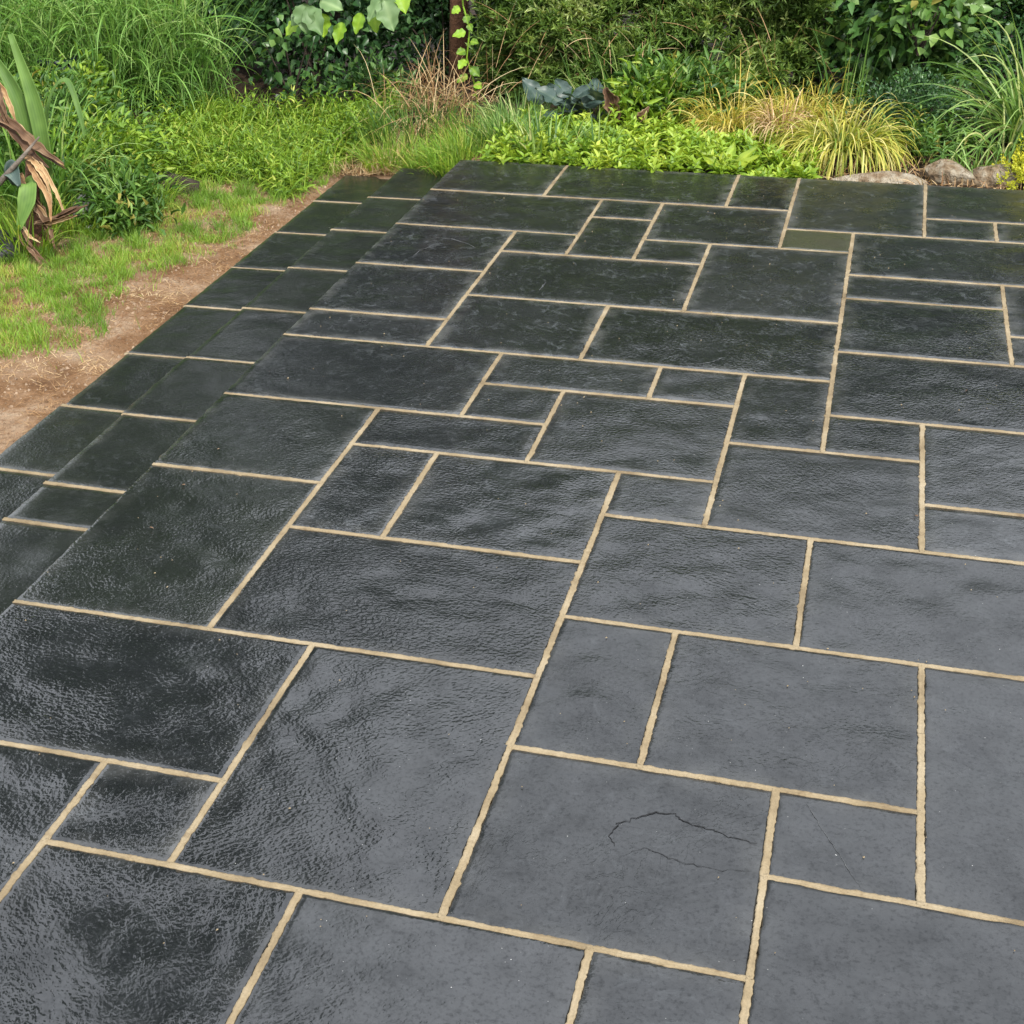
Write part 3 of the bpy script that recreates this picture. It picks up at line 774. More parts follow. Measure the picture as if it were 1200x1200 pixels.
# --- big strap-leaved plant with dead sheaths, left edge
def ribbon(path, widths, curl, normal, seg=None, seed=0, ruff=.0):
    """a single broad leaf: ribbon along path with cross-section curl"""
    path = np.asarray(path, float)
    k = np.linspace(0, len(path) - 1, seg or 22)
    i0 = np.clip(k.astype(int), 0, len(path) - 2); fr = (k - i0)[:, None]
    # catmull-rom
    pp = np.vstack([2 * path[0] - path[1], path, 2 * path[-1] - path[-2]])
    a, b, c, d = pp[i0], pp[i0 + 1], pp[i0 + 2], pp[i0 + 3]
    P = .5 * ((2 * b) + (-a + c) * fr + (2 * a - 5 * b + 4 * c - d) * fr ** 2 + (-a + 3 * b - 3 * c + d) * fr ** 3)
    w = np.interp(k, np.arange(len(widths)) * (len(path) - 1) / (len(widths) - 1), widths)
    tear = 1 + (np.random.default_rng(seed + 5).uniform(-.35, .2, (2, len(k))) if ruff else np.zeros((2, len(k))))
    T = norm(np.gradient(P, axis=0)); Sd = norm(np.cross(T, np.asarray(normal, float) + 0 * T)); Nn = np.cross(Sd, T)
    r = np.random.default_rng(seed)
    cols = np.linspace(-1, 1, 13)
    rows = []
    for s in cols:
        off = Sd * (w * s * .5 * (tear[0] if s < 0 else tear[1]))[:, None] + Nn * (w * curl * (s * s) * .5)[:, None]
        if ruff: off = off + Nn * (np.sin(k * 2.7 + s * 2 + r.uniform(0, 6)) * ruff * w * abs(s))[:, None]
        rows.append(P + off)
    V = np.stack(rows, 1); n, m = V.shape[:2]
    i, j = np.meshgrid(np.arange(n - 1), np.arange(m - 1), indexing='ij')
    q = np.stack([i * m + j, (i + 1) * m + j, (i + 1) * m + j + 1, i * m + j + 1], -1).reshape(-1, 4)
    t = np.repeat(np.linspace(0, 1, n), m)
    W_ = WaveNoise(seed + 50, 9.0); W2_ = WaveNoise(seed + 51, 38.0)
    Vf = V.reshape(-1, 3); sc = np.tile(cols, n)
    rn = np.clip(r.uniform(.25, .6) + .16 * W_(Vf) + .10 * W2_(Vf) + .28 * np.abs(sc) ** 3 + .10 * np.where(np.arange(len(sc)) % 13 % 2, 1, -1), 0, 1)
    return Vf, [q], rn, t
def leaf_part(parent, mat, name='leaf', **kw):
    if name == 'dead_sheath' and not kw.pop('strip', False):
        r = np.random.default_rng(kw['seed'] + 400)              # torn lengthwise into fibrous strips
        for j in range(4):
            k2 = dict(kw); k2['seed'] = kw['seed'] * 10 + j
            sh = r.normal(size=3) * np.array([.016, .012, .016])
            k2['path'] = [tuple(np.array(p) + sh * (i / 3 + .3) * 1.3 + r.normal(size=3) * .006) for i, p in enumerate(kw['path'])]
            k2['widths'] = [w * r.uniform(.22, .5) for w in kw['widths']]
            k2['ruff'] = .08; k2['strip'] = True
            leaf_part(parent, mat if j < 3 else 'f_straw', name, **k2)
        return None
    o = leaf_obj(name, ribbon(**kw), M[mat], parent)
    sm = o.modifiers.new('thickness', 'SOLIDIFY'); sm.thickness = .002
    return o

sp = empty('strap_leaved_plant', 'strap-leaved plant with torn brown dead sheaths at the left edge', 'plant', (-2.02, 4.65, -.27))
def P0(*pts): return [(x + 2.02, y - 4.65, z + .27) for x, y, z in pts]
leaf_part(sp, 'f_strap', path=P0((-2.0, 4.66, -.2), (-1.95, 4.66, .15), (-1.97, 4.68, .45), (-2.08, 4.72, .8)), widths=[.05, .085, .085, .03], curl=.45, normal=(.2, -1, .3), seed=1)
leaf_part(sp, 'f_strap', path=P0((-2.06, 4.7, -.2), (-2.06, 4.72, .2), (-2.12, 4.75, .5), (-2.3, 4.8, .75)), widths=[.05, .09, .08, .02], curl=.45, normal=(.2, -1, .3), seed=2)
leaf_part(sp, 'f_strap', path=P0((-1.98, 4.7, .1), (-1.92, 4.72, .45), (-1.80, 4.72, .58), (-1.72, 4.68, .42), (-1.70, 4.66, .3)), widths=[.025, .03, .032, .028, .008], curl=.3, normal=(0, -.5, 1), seed=3)
leaf_part(sp, 'f_strap', path=P0((-2.05, 4.62, .0), (-1.98, 4.52, .10), (-1.97, 4.46, .02), (-2.02, 4.42, -.12)), widths=[.04, .09, .10, .03], curl=.3, normal=(.2, -.8, .6), seed=4)
leaf_part(sp, 'f_blue', path=P0((-2.12, 4.62, .05), (-2.1, 4.55, .15), (-2.05, 4.5, .16), (-2.0, 4.46, .1)), widths=[.05, .10, .09, .02], curl=.3, normal=(0, -.8, .6), seed=14)
leaf_part(sp, 'f_dead', name='dead_sheath', path=P0((-2.28, 4.62, .40), (-2.10, 4.60, .37), (-1.95, 4.58, .25), (-1.82, 4.56, .17)), widths=[.06, .10, .10, .02], curl=.8, normal=(.2, -.7, .7), seed=5, ruff=.07)
leaf_part(sp, 'f_dead', name='dead_sheath', path=P0((-2.06, 4.58, .12), (-2.01, 4.55, .0), (-1.93, 4.52, -.1), (-1.90, 4.5, -.22)), widths=[.05, .10, .12, .02], curl=.9, normal=(.3, -.8, .5), seed=6, ruff=.07)
leaf_part(sp, 'f_dead', name='dead_sheath', path=P0((-1.99, 4.55, -.13), (-1.88, 4.5, -.10), (-1.78, 4.48, -.06), (-1.70, 4.48, -.03)), widths=[.04, .08, .09, .02], curl=.9, normal=(-.2, -.6, .9), seed=7, ruff=.07)
leaf_part(sp, 'f_straw', name='dead_sheath', path=P0((-2.0, 4.57, .22), (-1.92, 4.54, .18), (-1.85, 4.52, .08), (-1.83, 4.51, -.02)), widths=[.04, .08, .07, .02], curl=.7, normal=(.3, -.8, .5), seed=8, ruff=.12)
leaf_part(sp, 'f_dead', name='dead_sheath', path=P0((-2.25, 4.64, .62), (-2.14, 4.62, .55), (-2.10, 4.6, .45), (-2.08, 4.6, .36)), widths=[.04, .08, .07, .02], curl=.7, normal=(.3, -.8, .5), seed=9, ruff=.12)
leaf_part(sp, 'f_dead', name='dead_sheath', path=P0((-2.08, 4.5, -.1), (-2.0, 4.44, -.16), (-1.95, 4.4, -.2), (-1.88, 4.38, -.24)), widths=[.03, .05, .05, .01], curl=.9, normal=(.1, -.6, .8), seed=10, ruff=.07)
leaf_obj('bare_stalk', tube(P0((-2.30, 4.5, .0), (-2.14, 4.5, .10), (-1.98, 4.5, .24), (-1.88, 4.52, .34)), [.022, .018, .013, .004], 8, 3, .1), M['grey_wood'], sp)
leaf_obj('stem', tube(P0((-2.04, 4.66, -.35), (-2.04, 4.66, -.2), (-2.05, 4.67, -.0), (-2.05, 4.68, .2)), [.075, .065, .055, .02], 10, 4, .15), M['bark'], sp)
def blob(name, c, r, seed, amp, mat, sub=4, freq=None, flat=.0):
    import bmesh
    bm = bmesh.new(); bmesh.ops.create_icosphere(bm, subdivisions=sub, radius=1)
    P = np.array([v.co[:] for v in bm.verts]); F = np.array([[v.index for v in f.verts] for f in bm.faces]); bm.free()
    f = freq or .35
    n = WaveNoise(seed, f)(P) * amp + WaveNoise(seed + 1, f * 3)(P) * amp * .4 + WaveNoise(seed + 2, f * 8)(P) * amp * .14
    # facet: quantise along a few random planes for a broken-stone look
    r_ = np.random.default_rng(seed)
    Q = P * (1 + n[:, None])
    for _ in range(16):
        d = norm(r_.normal(size=3)); h = r_.uniform(.66, .95); dd = Q @ d
        Q = Q - np.maximum(dd - h, 0)[:, None] * d * flat
    me = mesh_from(name, Q * np.asarray(r), F, mat, True)
    return link(name, me, None, c)
tag(blob('compost_sack', (-2.40, 4.5, -.27), (.30, .26, .14), 71, .22, M['bag']), 'black crumpled compost sack under the dead sheaths at left', 'sack')
tag(blob('stone', (-1.99, 5.08, -.19), (.10, .07, .075), 72, .12, M['grey_stone'], 3, None, .8), 'rounded grey stone beside the dead brown sheaths', 'stone')
tag(blob('stone', (-1.90, 4.95, -.262), (.035, .03, .022), 73, .12, M['white_stone'], 3, None, .8), 'small whitish stone on the soil below the grey one', 'stone')
# a low leafy shrub around it
def shrub(name, label, c, R, nc, per, ln, wd, mat, tpl=LEAF2, stem='dark_bark', cr=.05, shell=.3, upb=.35, group=None, outward=.6):
    o = empty(name, label, 'shrub', c, group)
    leaf_obj('foliage', cloud_geo((0, 0, R[2] * .85), R, nc, per, ln, wd, tpl, outward, upb, cr, shell), M[mat], o)
    for i in range(5):
        a = i * 1.256 + RNG.uniform(0, 1)
        e = np.array([math.cos(a) * R[0] * .55, math.sin(a) * R[1] * .55, R[2] * 1.1])
        leaf_obj('stem', tube([(0, 0, -.03), tuple(e * .4 + RNG.normal(size=3) * .01), tuple(e)], [.010, .007, .003], 6, i, .1, False), M[stem], o)
    return o
shrub('leafy_shrub', 'low leafy shrub with yellowed leaves right of the strap-leaved plant', (-2.08, 5.55, -.26), (.30, .28, .24), 170, 9, .075, .024, 'f_cover', OVATE)
shrub('leafy_shrub', 'dark leafy shrub tumbling onto the lawn left of the log', (-1.93, 5.25, -.28), (.15, .18, .15), 80, 9, .07, .022, 'f_shrub', LANCE)
tuft('weedy_grass', 'loose green grass blades around the foot of the strap-leaved plant', 'weeds', (-2.0, 4.95, -.27), 260, .22, .010, .22, 1.1, 1.6, 'f_cover')
tuft('weedy_grass', 'tall soft grass blades standing behind the strap-leaved plant', 'weeds', (-2.35, 5.2, -.25), 260, .8, .017, .22, .9, 1.9, 'f_tall', 9)
shrub('leafy_shrub', 'dark narrow-leaved shrub at the lawn edge, nearest of the left shrubs', (-1.72, 5.05, -.28), (.17, .2, .16), 90, 9, .085, .022, 'f_shrub', LANCE)
tuft('weedy_grass', 'grass blades arching out over the log at the lawn edge', 'weeds', (-1.8, 5.45, -.27), 160, .26, .010, .16, 1.2, 1.8, 'f_cover')
tuft('weedy_grass', 'green blades growing up through the dead brown sheaths', 'weeds', (-2.05, 4.52, -.27), 90, .34, .013, .16, .9, 1.6, 'f_cover', 8)
shrub('leafy_shrub', 'leafy shrub filling the left edge behind the strap leaves', (-2.55, 5.35, -.25), (.28, .25, .34), 150, 9, .08, .026, 'f_shrub', LANCE)
shrub('leafy_shrub', 'leafy shrub under the weeping grass behind the grey stone', (-2.6, 6.0, -.22), (.42, .35, .28), 230, 9, .085, .026, 'f_shrub', LANCE)
shrub('leafy_shrub', 'small leafy shrub in front of the dark blue pot', (-2.95, 6.7, -.15), (.4, .25, .18), 150, 9, .07, .028, 'f_cover', OVATE)
lg = leaf_obj('fallen_log', tube([(-2.08, 5.60, -.25), (-1.95, 5.66, -.23), (-1.8, 5.74, -.235), (-1.62, 5.80, -.26)], [.05, .085, .08, .045], 16, 9, .12), M['dark_bark'])
tag(lg, 'short dark brown rotting log at the edge of the lawn', 'log')
# dark blue pot
def lathe(name, prof, ns, mat, parent=None, loc=None):
    th = np.linspace(0, 2 * np.pi, ns, endpoint=False)
    V = np.array([[r * math.cos(a), r * math.sin(a), z] for r, z in prof for a in th]); m = len(prof)
    i, j = np.meshgrid(np.arange(m - 1), np.arange(ns), indexing='ij')
    q = np.stack([i * ns + j, i * ns + (j + 1) % ns, (i + 1) * ns + (j + 1) % ns, (i + 1) * ns + j], -1).reshape(-1, 4)
    return link(name, mesh_from(name, V, q, mat, True), parent, loc)
pot = empty('plant_pot', 'dark blue plastic pot half hidden under the weeping grass', 'pot', (-3.12, 6.95, float(gz(-3.12, 6.95)) + .12))
lathe('pot_body', [(.002, 0), (.09, 0), (.095, .01), (.125, .18), (.118, .18), (.11, .15), (.002, .14)], 28, M['pot'], pot)
lathe('rim', [(.122, .165), (.135, .165), (.135, .195), (.119, .195)], 28, M['pot'], pot)
# dark hollow between: shaded shrub with hanging leaves, stump
shrub('shaded_shrub', 'sparse dark shrub hanging over the shaded hollow, upper left', (-1.75, 8.25, -.15), (.65, .35, .8), 230, 7, .075, .04, 'f_dark', HEART, cr=.07, shell=.2, upb=-.3)
tag(blob('boulder', (-1.2, 7.95, -.14), (.15, .12, .20), 93, .14, M['dark_rock'], 4, .5, 1.0), 'dark grey boulder in the shade below the large pale leaves', 'rock')
shrub('shaded_shrub', 'dark shrub behind the dry stems, left of the brown trunk', (-.85, 8.5, -.15), (.75, .25, .5), 170, 8, .08, .035, 'f_dark', OVATE, cr=.06)
shrub('shaded_shrub', 'dark ivy-like shrub at the back of the hollow', (-2.0, 8.5, -.2), (.7, .25, .45), 150, 8, .08, .045, 'f_dark', HEART, cr=.06)
shrub('hollow_creeper', 'thin creeper with a few pale leaves across the dark hollow', (-1.75, 7.75, -.15), (.34, .15, .33), 16, 4, .085, .055, 'f_climb', HEART, cr=.07, shell=.3, upb=-.3)
shrub('shaded_shrub', 'low shaded shrub around the boulder in the hollow', (-1.15, 7.7, -.2), (.4, .2, .16), 80, 8, .08, .03, 'f_climb', LANCE, cr=.05)
# large-leaved shrub leaning in at the top
bl = empty('large_leaved_shrub', 'shrub with large pale lobed leaves at the top edge above the hollow', 'shrub', (-1.15, 7.45, -.2))
leaf_obj('branch', tube([(-.5, 1.0, .0), (-.42, .8, .6), (-.3, .3, 1.1), (-.2, -.2, 1.05), (-.16, -.5, .80)], [.022, .018, .013, .009, .004], 8, 5, .1), M['dark_bark'], bl)
leaf_obj('branch', tube([(-.42, .8, .6), (-.1, .4, 1.1), (.2, -.05, 1.05), (.3, -.3, .8)], [.018, .014, .01, .005], 8, 6, .1), M['dark_bark'], bl)
def lobed(w, l, seed):
    """broad pointed leaf with shallow toothed lobes, slightly cupped"""
    r = np.random.default_rng(seed); ts = np.linspace(0, 1, 19)
    prof = np.sin(np.pi * ts ** .72) ** .8 * (1 + .10 * np.sin(ts * 19 + r.uniform(0, 6)))
    V = []; cols = np.linspace(-1, 1, 7)
    for t, p in zip(ts, prof):
        for s in cols:
            V.append((s * p * w / 2, t * l, .10 * w * abs(s) - .25 * l * t * t + .02 * w * math.sin(6 * t + 3 * s) + .05 * w * s * s * math.sin(17 * t + (4 if s > 0 else 0) + seed)))
    n, m = len(ts), 7
    i, j = np.meshgrid(np.arange(n - 1), np.arange(m - 1), indexing='ij')
    q = np.stack([i * m + j, i * m + j + 1, (i + 1) * m + j + 1, (i + 1) * m + j], -1).reshape(-1, 4)
    return np.array(V), q, np.repeat(ts, m)
def big_leaf(parent, mat, pos, d, up, w, l, seed, name='leaf'):
    V, q, t = lobed(w, l, seed)
    d = norm(np.array(d, float)); x = norm(np.cross(d, np.array(up, float))); z = np.cross(x, d)
    P = np.array(pos) + V[:, :1] * x + V[:, 1:2] * d + V[:, 2:] * z
    r = np.random.default_rng(seed)
    sc = np.abs(np.tile(np.linspace(-1, 1, 7), len(t) // 7))
    rn = np.clip(r.uniform(.2, .7) + .12 * WaveNoise(seed, 14.0)(P) + np.where(sc < .1, .3, 0) - .12 * sc, 0, 1)
    o = link(name, mesh_from(name, P, q, M[mat], True, {'rnd': rn, 't': t}), parent)
    return o
BL = [((-.18, -.5, .80), (.1, -.3, -.7), .14, .17), ((-.16, -.5, .78), (.6, -.35, -.75), .13, .19), ((-.16, -.48, .77), (-.7, -.3, -.5), .13, .15), ((-.1, -.4, .80), (.7, -.2, -.1), .12, .16),
      ((.28, -.3, .80), (.4, -.4, -.8), .15, .2), ((.26, -.3, .8), (-.5, -.4, -.7), .10, .15), ((.18, -.2, .72), (.2, -.5, -.9), .09, .14), ((.1, -.2, .7), (-.3, -.4, -.8), .09, .13), ((-.1, -.36, .72), (.0, -.4, -.95), .10, .14),
      ((-.26, -.4, .68), (-.6, -.3, -.5), .09, .12), ((.14, -.1, .74), (.5, -.6, -.3), .10, .14), ((.0, -.3, .66), (-.2, -.6, -.8), .09, .14), ((.38, -.25, .86), (.3, -.6, -.8), .11, .16)]
for i, (p, d, w, l) in enumerate(BL):
    big_leaf(bl, 'f_big' if i < 6 else 'f_lime', p, d, (0, -.7, .8), w, l, i + 1)

# --- dry tangle, straw patch, green tussocks (upper centre-left)
n = 420
c = np.array([-.52, 7.15, -.05]); base = c + RNG.normal(size=(n, 3)) * np.array([.17, .16, .08])
d = RNG.normal(size=(n, 3)) + np.array([0, -.2, .55])
tag(leaf_obj('dry_grass_tangle', blades(base, d, RNG.uniform(.15, .5, n), .006, RNG.uniform(.4, 1.8, n), 6), M['f_straw']), 'tangle of dry straw-coloured stems below the brown trunk', 'dry grass')
tuft('weedy_grass', 'thin green and reddish weeds in front of the dry tangle', 'weeds', (-.62, 6.85, float(gz(-.62, 6.85))), 420, .28, .007, .30, .9, .9, 'f_shrub')
n = 4200
x = RNG.normal(-.60, .16, n); y = RNG.uniform(6.10, 6.95, n); x = x + (y - 6.5) * .25; k = ~(((x < -.38) & (y < 6.27)) | (y < 6.06)); x, y = x[k], y[k]; n = len(x)
base = np.stack([x, y, gz(x, y) + .01], 1); d = RNG.normal(size=(n, 3)) + np.array([0, 0, .5])
tag(leaf_obj('straw_patch', blades(base, d, RNG.uniform(.04, .13, n), .004, RNG.uniform(.2, 1.4, n), 3, np.clip(RNG.normal(.7, .25, n), 0, 1)), M['f_straw']), 'patch of dead bleached straw beyond the far end of the steps', 'dry grass')
for cx, cy, lab in [(-.33, 6.35, 'green grass tussock just beyond the end of the upper step'), (-.08, 6.25, 'green grass tussock behind the patio\'s far left corner'), (.14, 6.30, 'green grass tussock left of the pale-striped blades'), (-.62, 6.46, 'grass tussock beyond the straw at the end of the lower step'), (-.08, 6.02, 'small grass tussock tucked against the far left patio corner'), (-.22, 6.17, 'low grass tussock touching the end of the upper step'), (-.2, 6.75, 'green grass tussock in front of the lime vine'), (.1, 6.7, 'green grass tussock left of the blue-grey leaves')]:
    tuft('grass_tussock', lab, 'grass', (cx, cy, float(gz(cx, cy)) - .01), 330, .25, .0095, .17, .95, 1.3, 'f_arch' if cx > 0 else 'f_lawn', group='grass tussocks')
tuft('leafy_weed', 'yellowish leafy weed at the end of the lower step', 'weeds', (-.72, 6.38, float(gz(-.72, 6.38))), 45, .12, .016, .06, 1.0, 1.0, 'f_limeyel')
# lime vine
vi = empty('lime_vine', 'small-leaved lime green vine climbing beside the brown trunk', 'vine', (-.33, 7.25, 0))
vp = np.array([(.05, 0, -.1), (.02, -.02, .1), (-.02, -.05, .25), (0, -.05, .42), (-.05, -.02, .56), (-.07, 0, .8)])
leaf_obj('stem', tube(vp, .006, 6, 2, 0, False), M['f_lime'], vi)
for i in range(16):
    s = i / 15 * 4.9; k = int(s); p = vp[k] + (vp[k + 1] - vp[k]) * (s - k)
    a = i * 2.4
    big_leaf(vi, 'f_cover' if i % 3 else 'f_lime', p + np.array([math.cos(a) * .02, -.02, 0]), (math.cos(a), -.5, -.25 + .3 * math.sin(i)), (0, -.8, .6), RNG.uniform(.035, .065), RNG.uniform(.05, .09), 60 + i)

# --- feathery hedge behind the bed
def hedge(name, label, x0, x1, yf, zt, nsh, lab_mat, ln=.062, wd=.012, upper=9000, seed=1):
    o = empty(name, label, 'hedge', ((x0 + x1) / 2, yf + .5, 0))
    w1 = WaveNoise(seed, .9); w2 = WaveNoise(seed + 1, 2.6)
    x = RNG.uniform(x0, x1, nsh); z = RNG.uniform(-.08, .95, nsh) ** 1.0
    P = np.stack([x, 0 * x, z], 1)
    y = yf + .13 * w1(P) + .06 * w2(P) + .12 * z + np.abs(RNG.normal(size=nsh)) * .12
    gap = w2(P * 1.3 + 7) + .6 * w1(P * 2 + 3)
    kk = gap > -1.0
    x, y, z, P = x[kk], y[kk], z[kk], P[kk]; nsh = len(x)
    base = np.stack([x, y, z], 1) - np.array(o.location)
    tn = np.clip(.45 + .22 * w2(P * .8 + 11) + RNG.normal(size=nsh) * .16, 0, 1)
    d = np.stack([RNG.normal(size=nsh) * .55, -.55 + RNG.normal(size=nsh) * .35, .75 + RNG.normal(size=nsh) * .45], 1)
    g = shoots_geo(base, d, RNG.uniform(.07, .20, nsh), 14, ln, wd, LEAF2, .8, .15, tn)
    leaf_obj('foliage', g, M[lab_mat], o)
    n = upper
    x = RNG.uniform(x0, x1, n); z = RNG.uniform(.85, zt, n); P = np.stack([x, 0 * x, z], 1)
    y = yf + .13 * w1(P) + .22 + .06 * w2(P) + RNG.random(n) ** 2 * .8
    pos = np.stack([x, y, z], 1) - np.array(o.location)
    leaf_obj('upper_foliage', leaves(pos, RNG.normal(size=(n, 3)) + np.array([0, -.7, .5]), RNG.normal(size=(n, 3)) * .5 + np.array([0, -.6, .8]), .17 * RNG.uniform(.6, 1.2, n), .07, OVATE), M[lab_mat], o)
    for i, dx in enumerate(np.linspace(-.45, .45, 5) * (x1 - x0)):
        leaf_obj('stem', tube([(dx, .25, -.1), (dx * 1.05, .3, .8), (dx * 1.1, .3, zt * .9)], [.035, .03, .012], 8, i, .1, False), M['dark_bark'], o)
    return o
hedge('feathery_hedge', 'feathery mid-green hedge filling the top behind the planting bed', -.30, 1.75, 7.45, 2.6, 4200, 'f_hedge', .085, .0165)
hedge('background_hedge', 'dark tall hedge far behind the weeping grass and hollow', -6.5, -.3, 9.2, 2.6, 4500, 'f_dark', .09, .035, 12000, 7)
hedge('background_hedge', 'dark hedge behind the climber at the upper right', 1.7, 5.2, 8.4, 2.6, 2600, 'f_dark', .08, .03, 8000, 11)

# --- blue-grey broad-leaved plant
bp = empty('blue_grey_plant', 'blue-grey broad-leaved plant with two curled dead leaves', 'plant', (.50, 6.78, -.05))
for i in range(24):
    a = i * 2.39996; el = .12 + 1.0 * (i / 24)
    r0 = .05
    d = (math.cos(a), math.sin(a) - .15, el)
    big_leaf(bp, 'f_blue', (math.cos(a) * r0 + .10 * math.sin(i * 1.7) - .05, math.sin(a) * r0, .03 + .006 * i), d, (.3 * math.sin(i * 3.1), -.5, 1), RNG.uniform(.08, .125), RNG.uniform(.13, .21), 200 + i)
for i, (p, d) in enumerate([((-.26, -.12, .02), (-.8, -.5, .2)), ((-.12, -.2, .02), (-.1, -1, .25)), ((.2, -.16, .03), (.9, -.5, .2)), ((-.3, .1, .1), (-.5, .1, .8))]):
    big_leaf(bp, 'f_blue', p, d, (0, -.3, 1), .14, .2, 240 + i)
leaf_part(bp, 'f_dead', name='dead_leaf', path=[(.17, -.12, .0), (.19, -.14, .10), (.16, -.15, .20), (.13, -.16, .27)], widths=[.02, .07, .09, .03], curl=1.2, normal=(.2, -1, .1), seed=31, ruff=.1)
leaf_part(bp, 'f_dead', name='dead_leaf', path=[(.28, -.14, .03), (.32, -.16, .07), (.36, -.17, .12), (.39, -.16, .17)], widths=[.02, .06, .06, .01], curl=1.2, normal=(-.2, -1, .3), seed=32, ruff=.1)
# striped blade clump
tuft('striped_grass', 'pale striped upright blades at the patio edge in front of the blue-grey plant', 'grass', (.42, 6.02, -.05), 60, .31, .016, .15, .7, 1.5, 'f_arch')
tuft('striped_grass', 'smaller pale striped blades right of the first clump at the patio edge', 'grass', (.70, 6.05, -.05), 36, .30, .015, .10, .8, 2.0, 'f_arch')
# rosette ground cover
def ros_keep(x, y):
    P = np.stack([x, y, 0 * x], 1)
    e = np.minimum.reduce([x - .12, 1.86 - x, y - 5.71, 6.75 + .10 * _pn(P) - y, np.hypot(x - 1.42, y - 5.8) - .04])
    return e > 0
x, y = scatter(900, .1, 1.9, 5.7, 6.9, ros_keep); n = len(x)
base = np.stack([x, y, gz(x, y) - .01], 1)
sl = RNG.uniform(.05, .13, n) * (1 + .25 * _pn(base * 2))
geo = shoots_geo(base, np.stack([RNG.normal(size=n) * .3, RNG.normal(size=n) * .3 - .1, 1 + 0 * x], 1), np.maximum(sl, .04), 11, .072, .030, OVATE, 1.15, .25)
tag(leaf_obj('rosette_ground_cover', geo, M['f_ros']), 'bright green rosette ground cover along the far patio edge', 'ground cover', kind='stuff')
shrub('leafy_shrub', 'narrow-leaved green shrub behind the rosette ground cover', (1.0, 7.0, -.05), (.42, .22, .17), 150, 9, .095, .026, 'f_shrub', LANCE, cr=.05)
n = 130
base = np.stack([RNG.uniform(-.25, 1.7, n), RNG.uniform(7.2, 7.45, n), RNG.uniform(-.05, .5, n)], 1)
tag(leaf_obj('dry_stems', blades(base, RNG.normal(size=(n, 3)) + np.array([0, -.5, .4]), RNG.uniform(.15, .45, n), .005, RNG.uniform(.2, 1.2, n), 6), M['f_straw']), 'thin dry stems caught in the face of the feathery hedge', 'dry stems', kind='stuff')
tuft('weedy_grass', 'tall loose green blades in front of the feathery hedge', 'weeds', (.75, 7.25, -.05), 170, .5, .012, .45, .7, 1.2, 'f_arch', 8)
shrub('leafy_shrub', 'narrow-leaved shrub right of the curled dead leaves', (.86, 6.86, -.05), (.2, .18, .14), 60, 9, .095, .028, 'f_cover', LANCE, cr=.05)
# lime rosette plant
lr = empty('lime_rosette', 'lime yellow rosette of broad upright leaves at the far patio edge', 'plant', (1.42, 5.80, -.03))
for i, (a, e, l) in enumerate([(-.3, 1.0, .20), (.5, 1.2, .22), (2.6, .9, .19), (3.3, 1.3, .20), (4.2, .8, .15), (5.3, .8, .16), (1.4, 1.5, .19)]):
    big_leaf(lr, 'f_limeyel', (math.cos(a) * .02, math.sin(a) * .02, 0), (math.cos(a), math.sin(a) * .6, e), (0, -.5, 1), .062, l * .92, 300 + i)
# golden and tawny grasses
tuft('tawny_grass', 'tawny orange-tinged grass clump behind the golden one', 'grass', (1.38, 6.78, .0), 620, .38, .0105, .24, 2.2, 3.8, 'f_gold', 9)
tuft('tawny_grass', 'yellowing grass clump between the tawny one and the hedge', 'grass', (1.72, 6.88, .02), 460, .38, .0105, .22, 2.2, 3.6, 'f_gold', 9)
tuft('golden_grass', 'bright golden mound of arching grass at the patio edge', 'grass', (1.98, 6.28, .02), 800, .40, .0125, .19, 2.6, 4.2, 'f_yellow', 10)
tuft('straw_grass', 'bleached straw-coloured tuft left of the golden grass', 'dry grass', (1.64, 6.45, 0.06), 130, .27, .008, .09, 1.2, 3.4, 'f_straw', 7)
tuft('upright_blades', 'tall upright green blades rising behind the golden grass', 'grass', (1.96, 6.85, -.03), 16, .60, .019, .09, .25, .8, 'f_arch', 8)
# climber and small-leaved shrubs on the right
shrub('broad_leaved_climber', 'dark broad-leaved climber at the upper right', (2.28, 7.55, -.05), (.42, .22, .55), 260, 7, .095, .05, 'f_climb', HEART, cr=.08, shell=.25, upb=-.25)
shrub('broad_leaved_climber', 'lighter leaved spray at the top edge of the climber', (2.32, 7.25, .35), (.25, .12, .22), 22, 6, .085, .05, 'f_shrub', HEART, cr=.06, upb=-.2)
shrub('small_leaved_shrub', 'small-leaved dark shrub between golden grass and rocks', (2.36, 6.75, -.05), (.26, .26, .2), 260, 14, .026, .014, 'f_dark', LEAF2, cr=.035)
x = RNG.normal(2.45, .12, 40); y = RNG.normal(6.45, .12, 40)
lw = shoots_geo(np.stack([x, y, gz(x, y)], 1), np.stack([RNG.normal(size=40) * .25, RNG.normal(size=40) * .25 - .2, 1 + 0 * x], 1), RNG.uniform(.1, .24, 40), 14, .085, .02, LANCE, 1.0)
nl = empty('narrow_leaved_plant', 'narrow-leaved green plant just behind the rocks', 'plant', (0, 0, 0))
leaf_obj('foliage', lw, M['f_shrub'], nl)
shrub('small_leaved_shrub', 'dark small-leaved shrub behind the arching grass at the right edge', (2.98, 7.45, -.05), (.42, .2, .28), 240, 12, .04, .02, 'f_dark', LEAF2, cr=.04)
tuft('arching_grass', 'large arching green grass at the right edge', 'grass', (2.98, 6.75, -.03), 230, .85, .022, .16, 1.3, 2.4, 'f_arch', 10)
tuft('arching_grass', 'lower arching grass leaning over the rocks at right', 'grass', (2.80, 6.45, -.03), 70, .55, .019, .12, 1.4, 2.4, 'f_arch', 9)
tuft('arching_grass', 'arching grass clump farthest right, past the yellow stonecrop', 'grass', (3.55, 6.6, -.05), 200, .75, .02, .18, 1.2, 2.2, 'f_arch', 8)
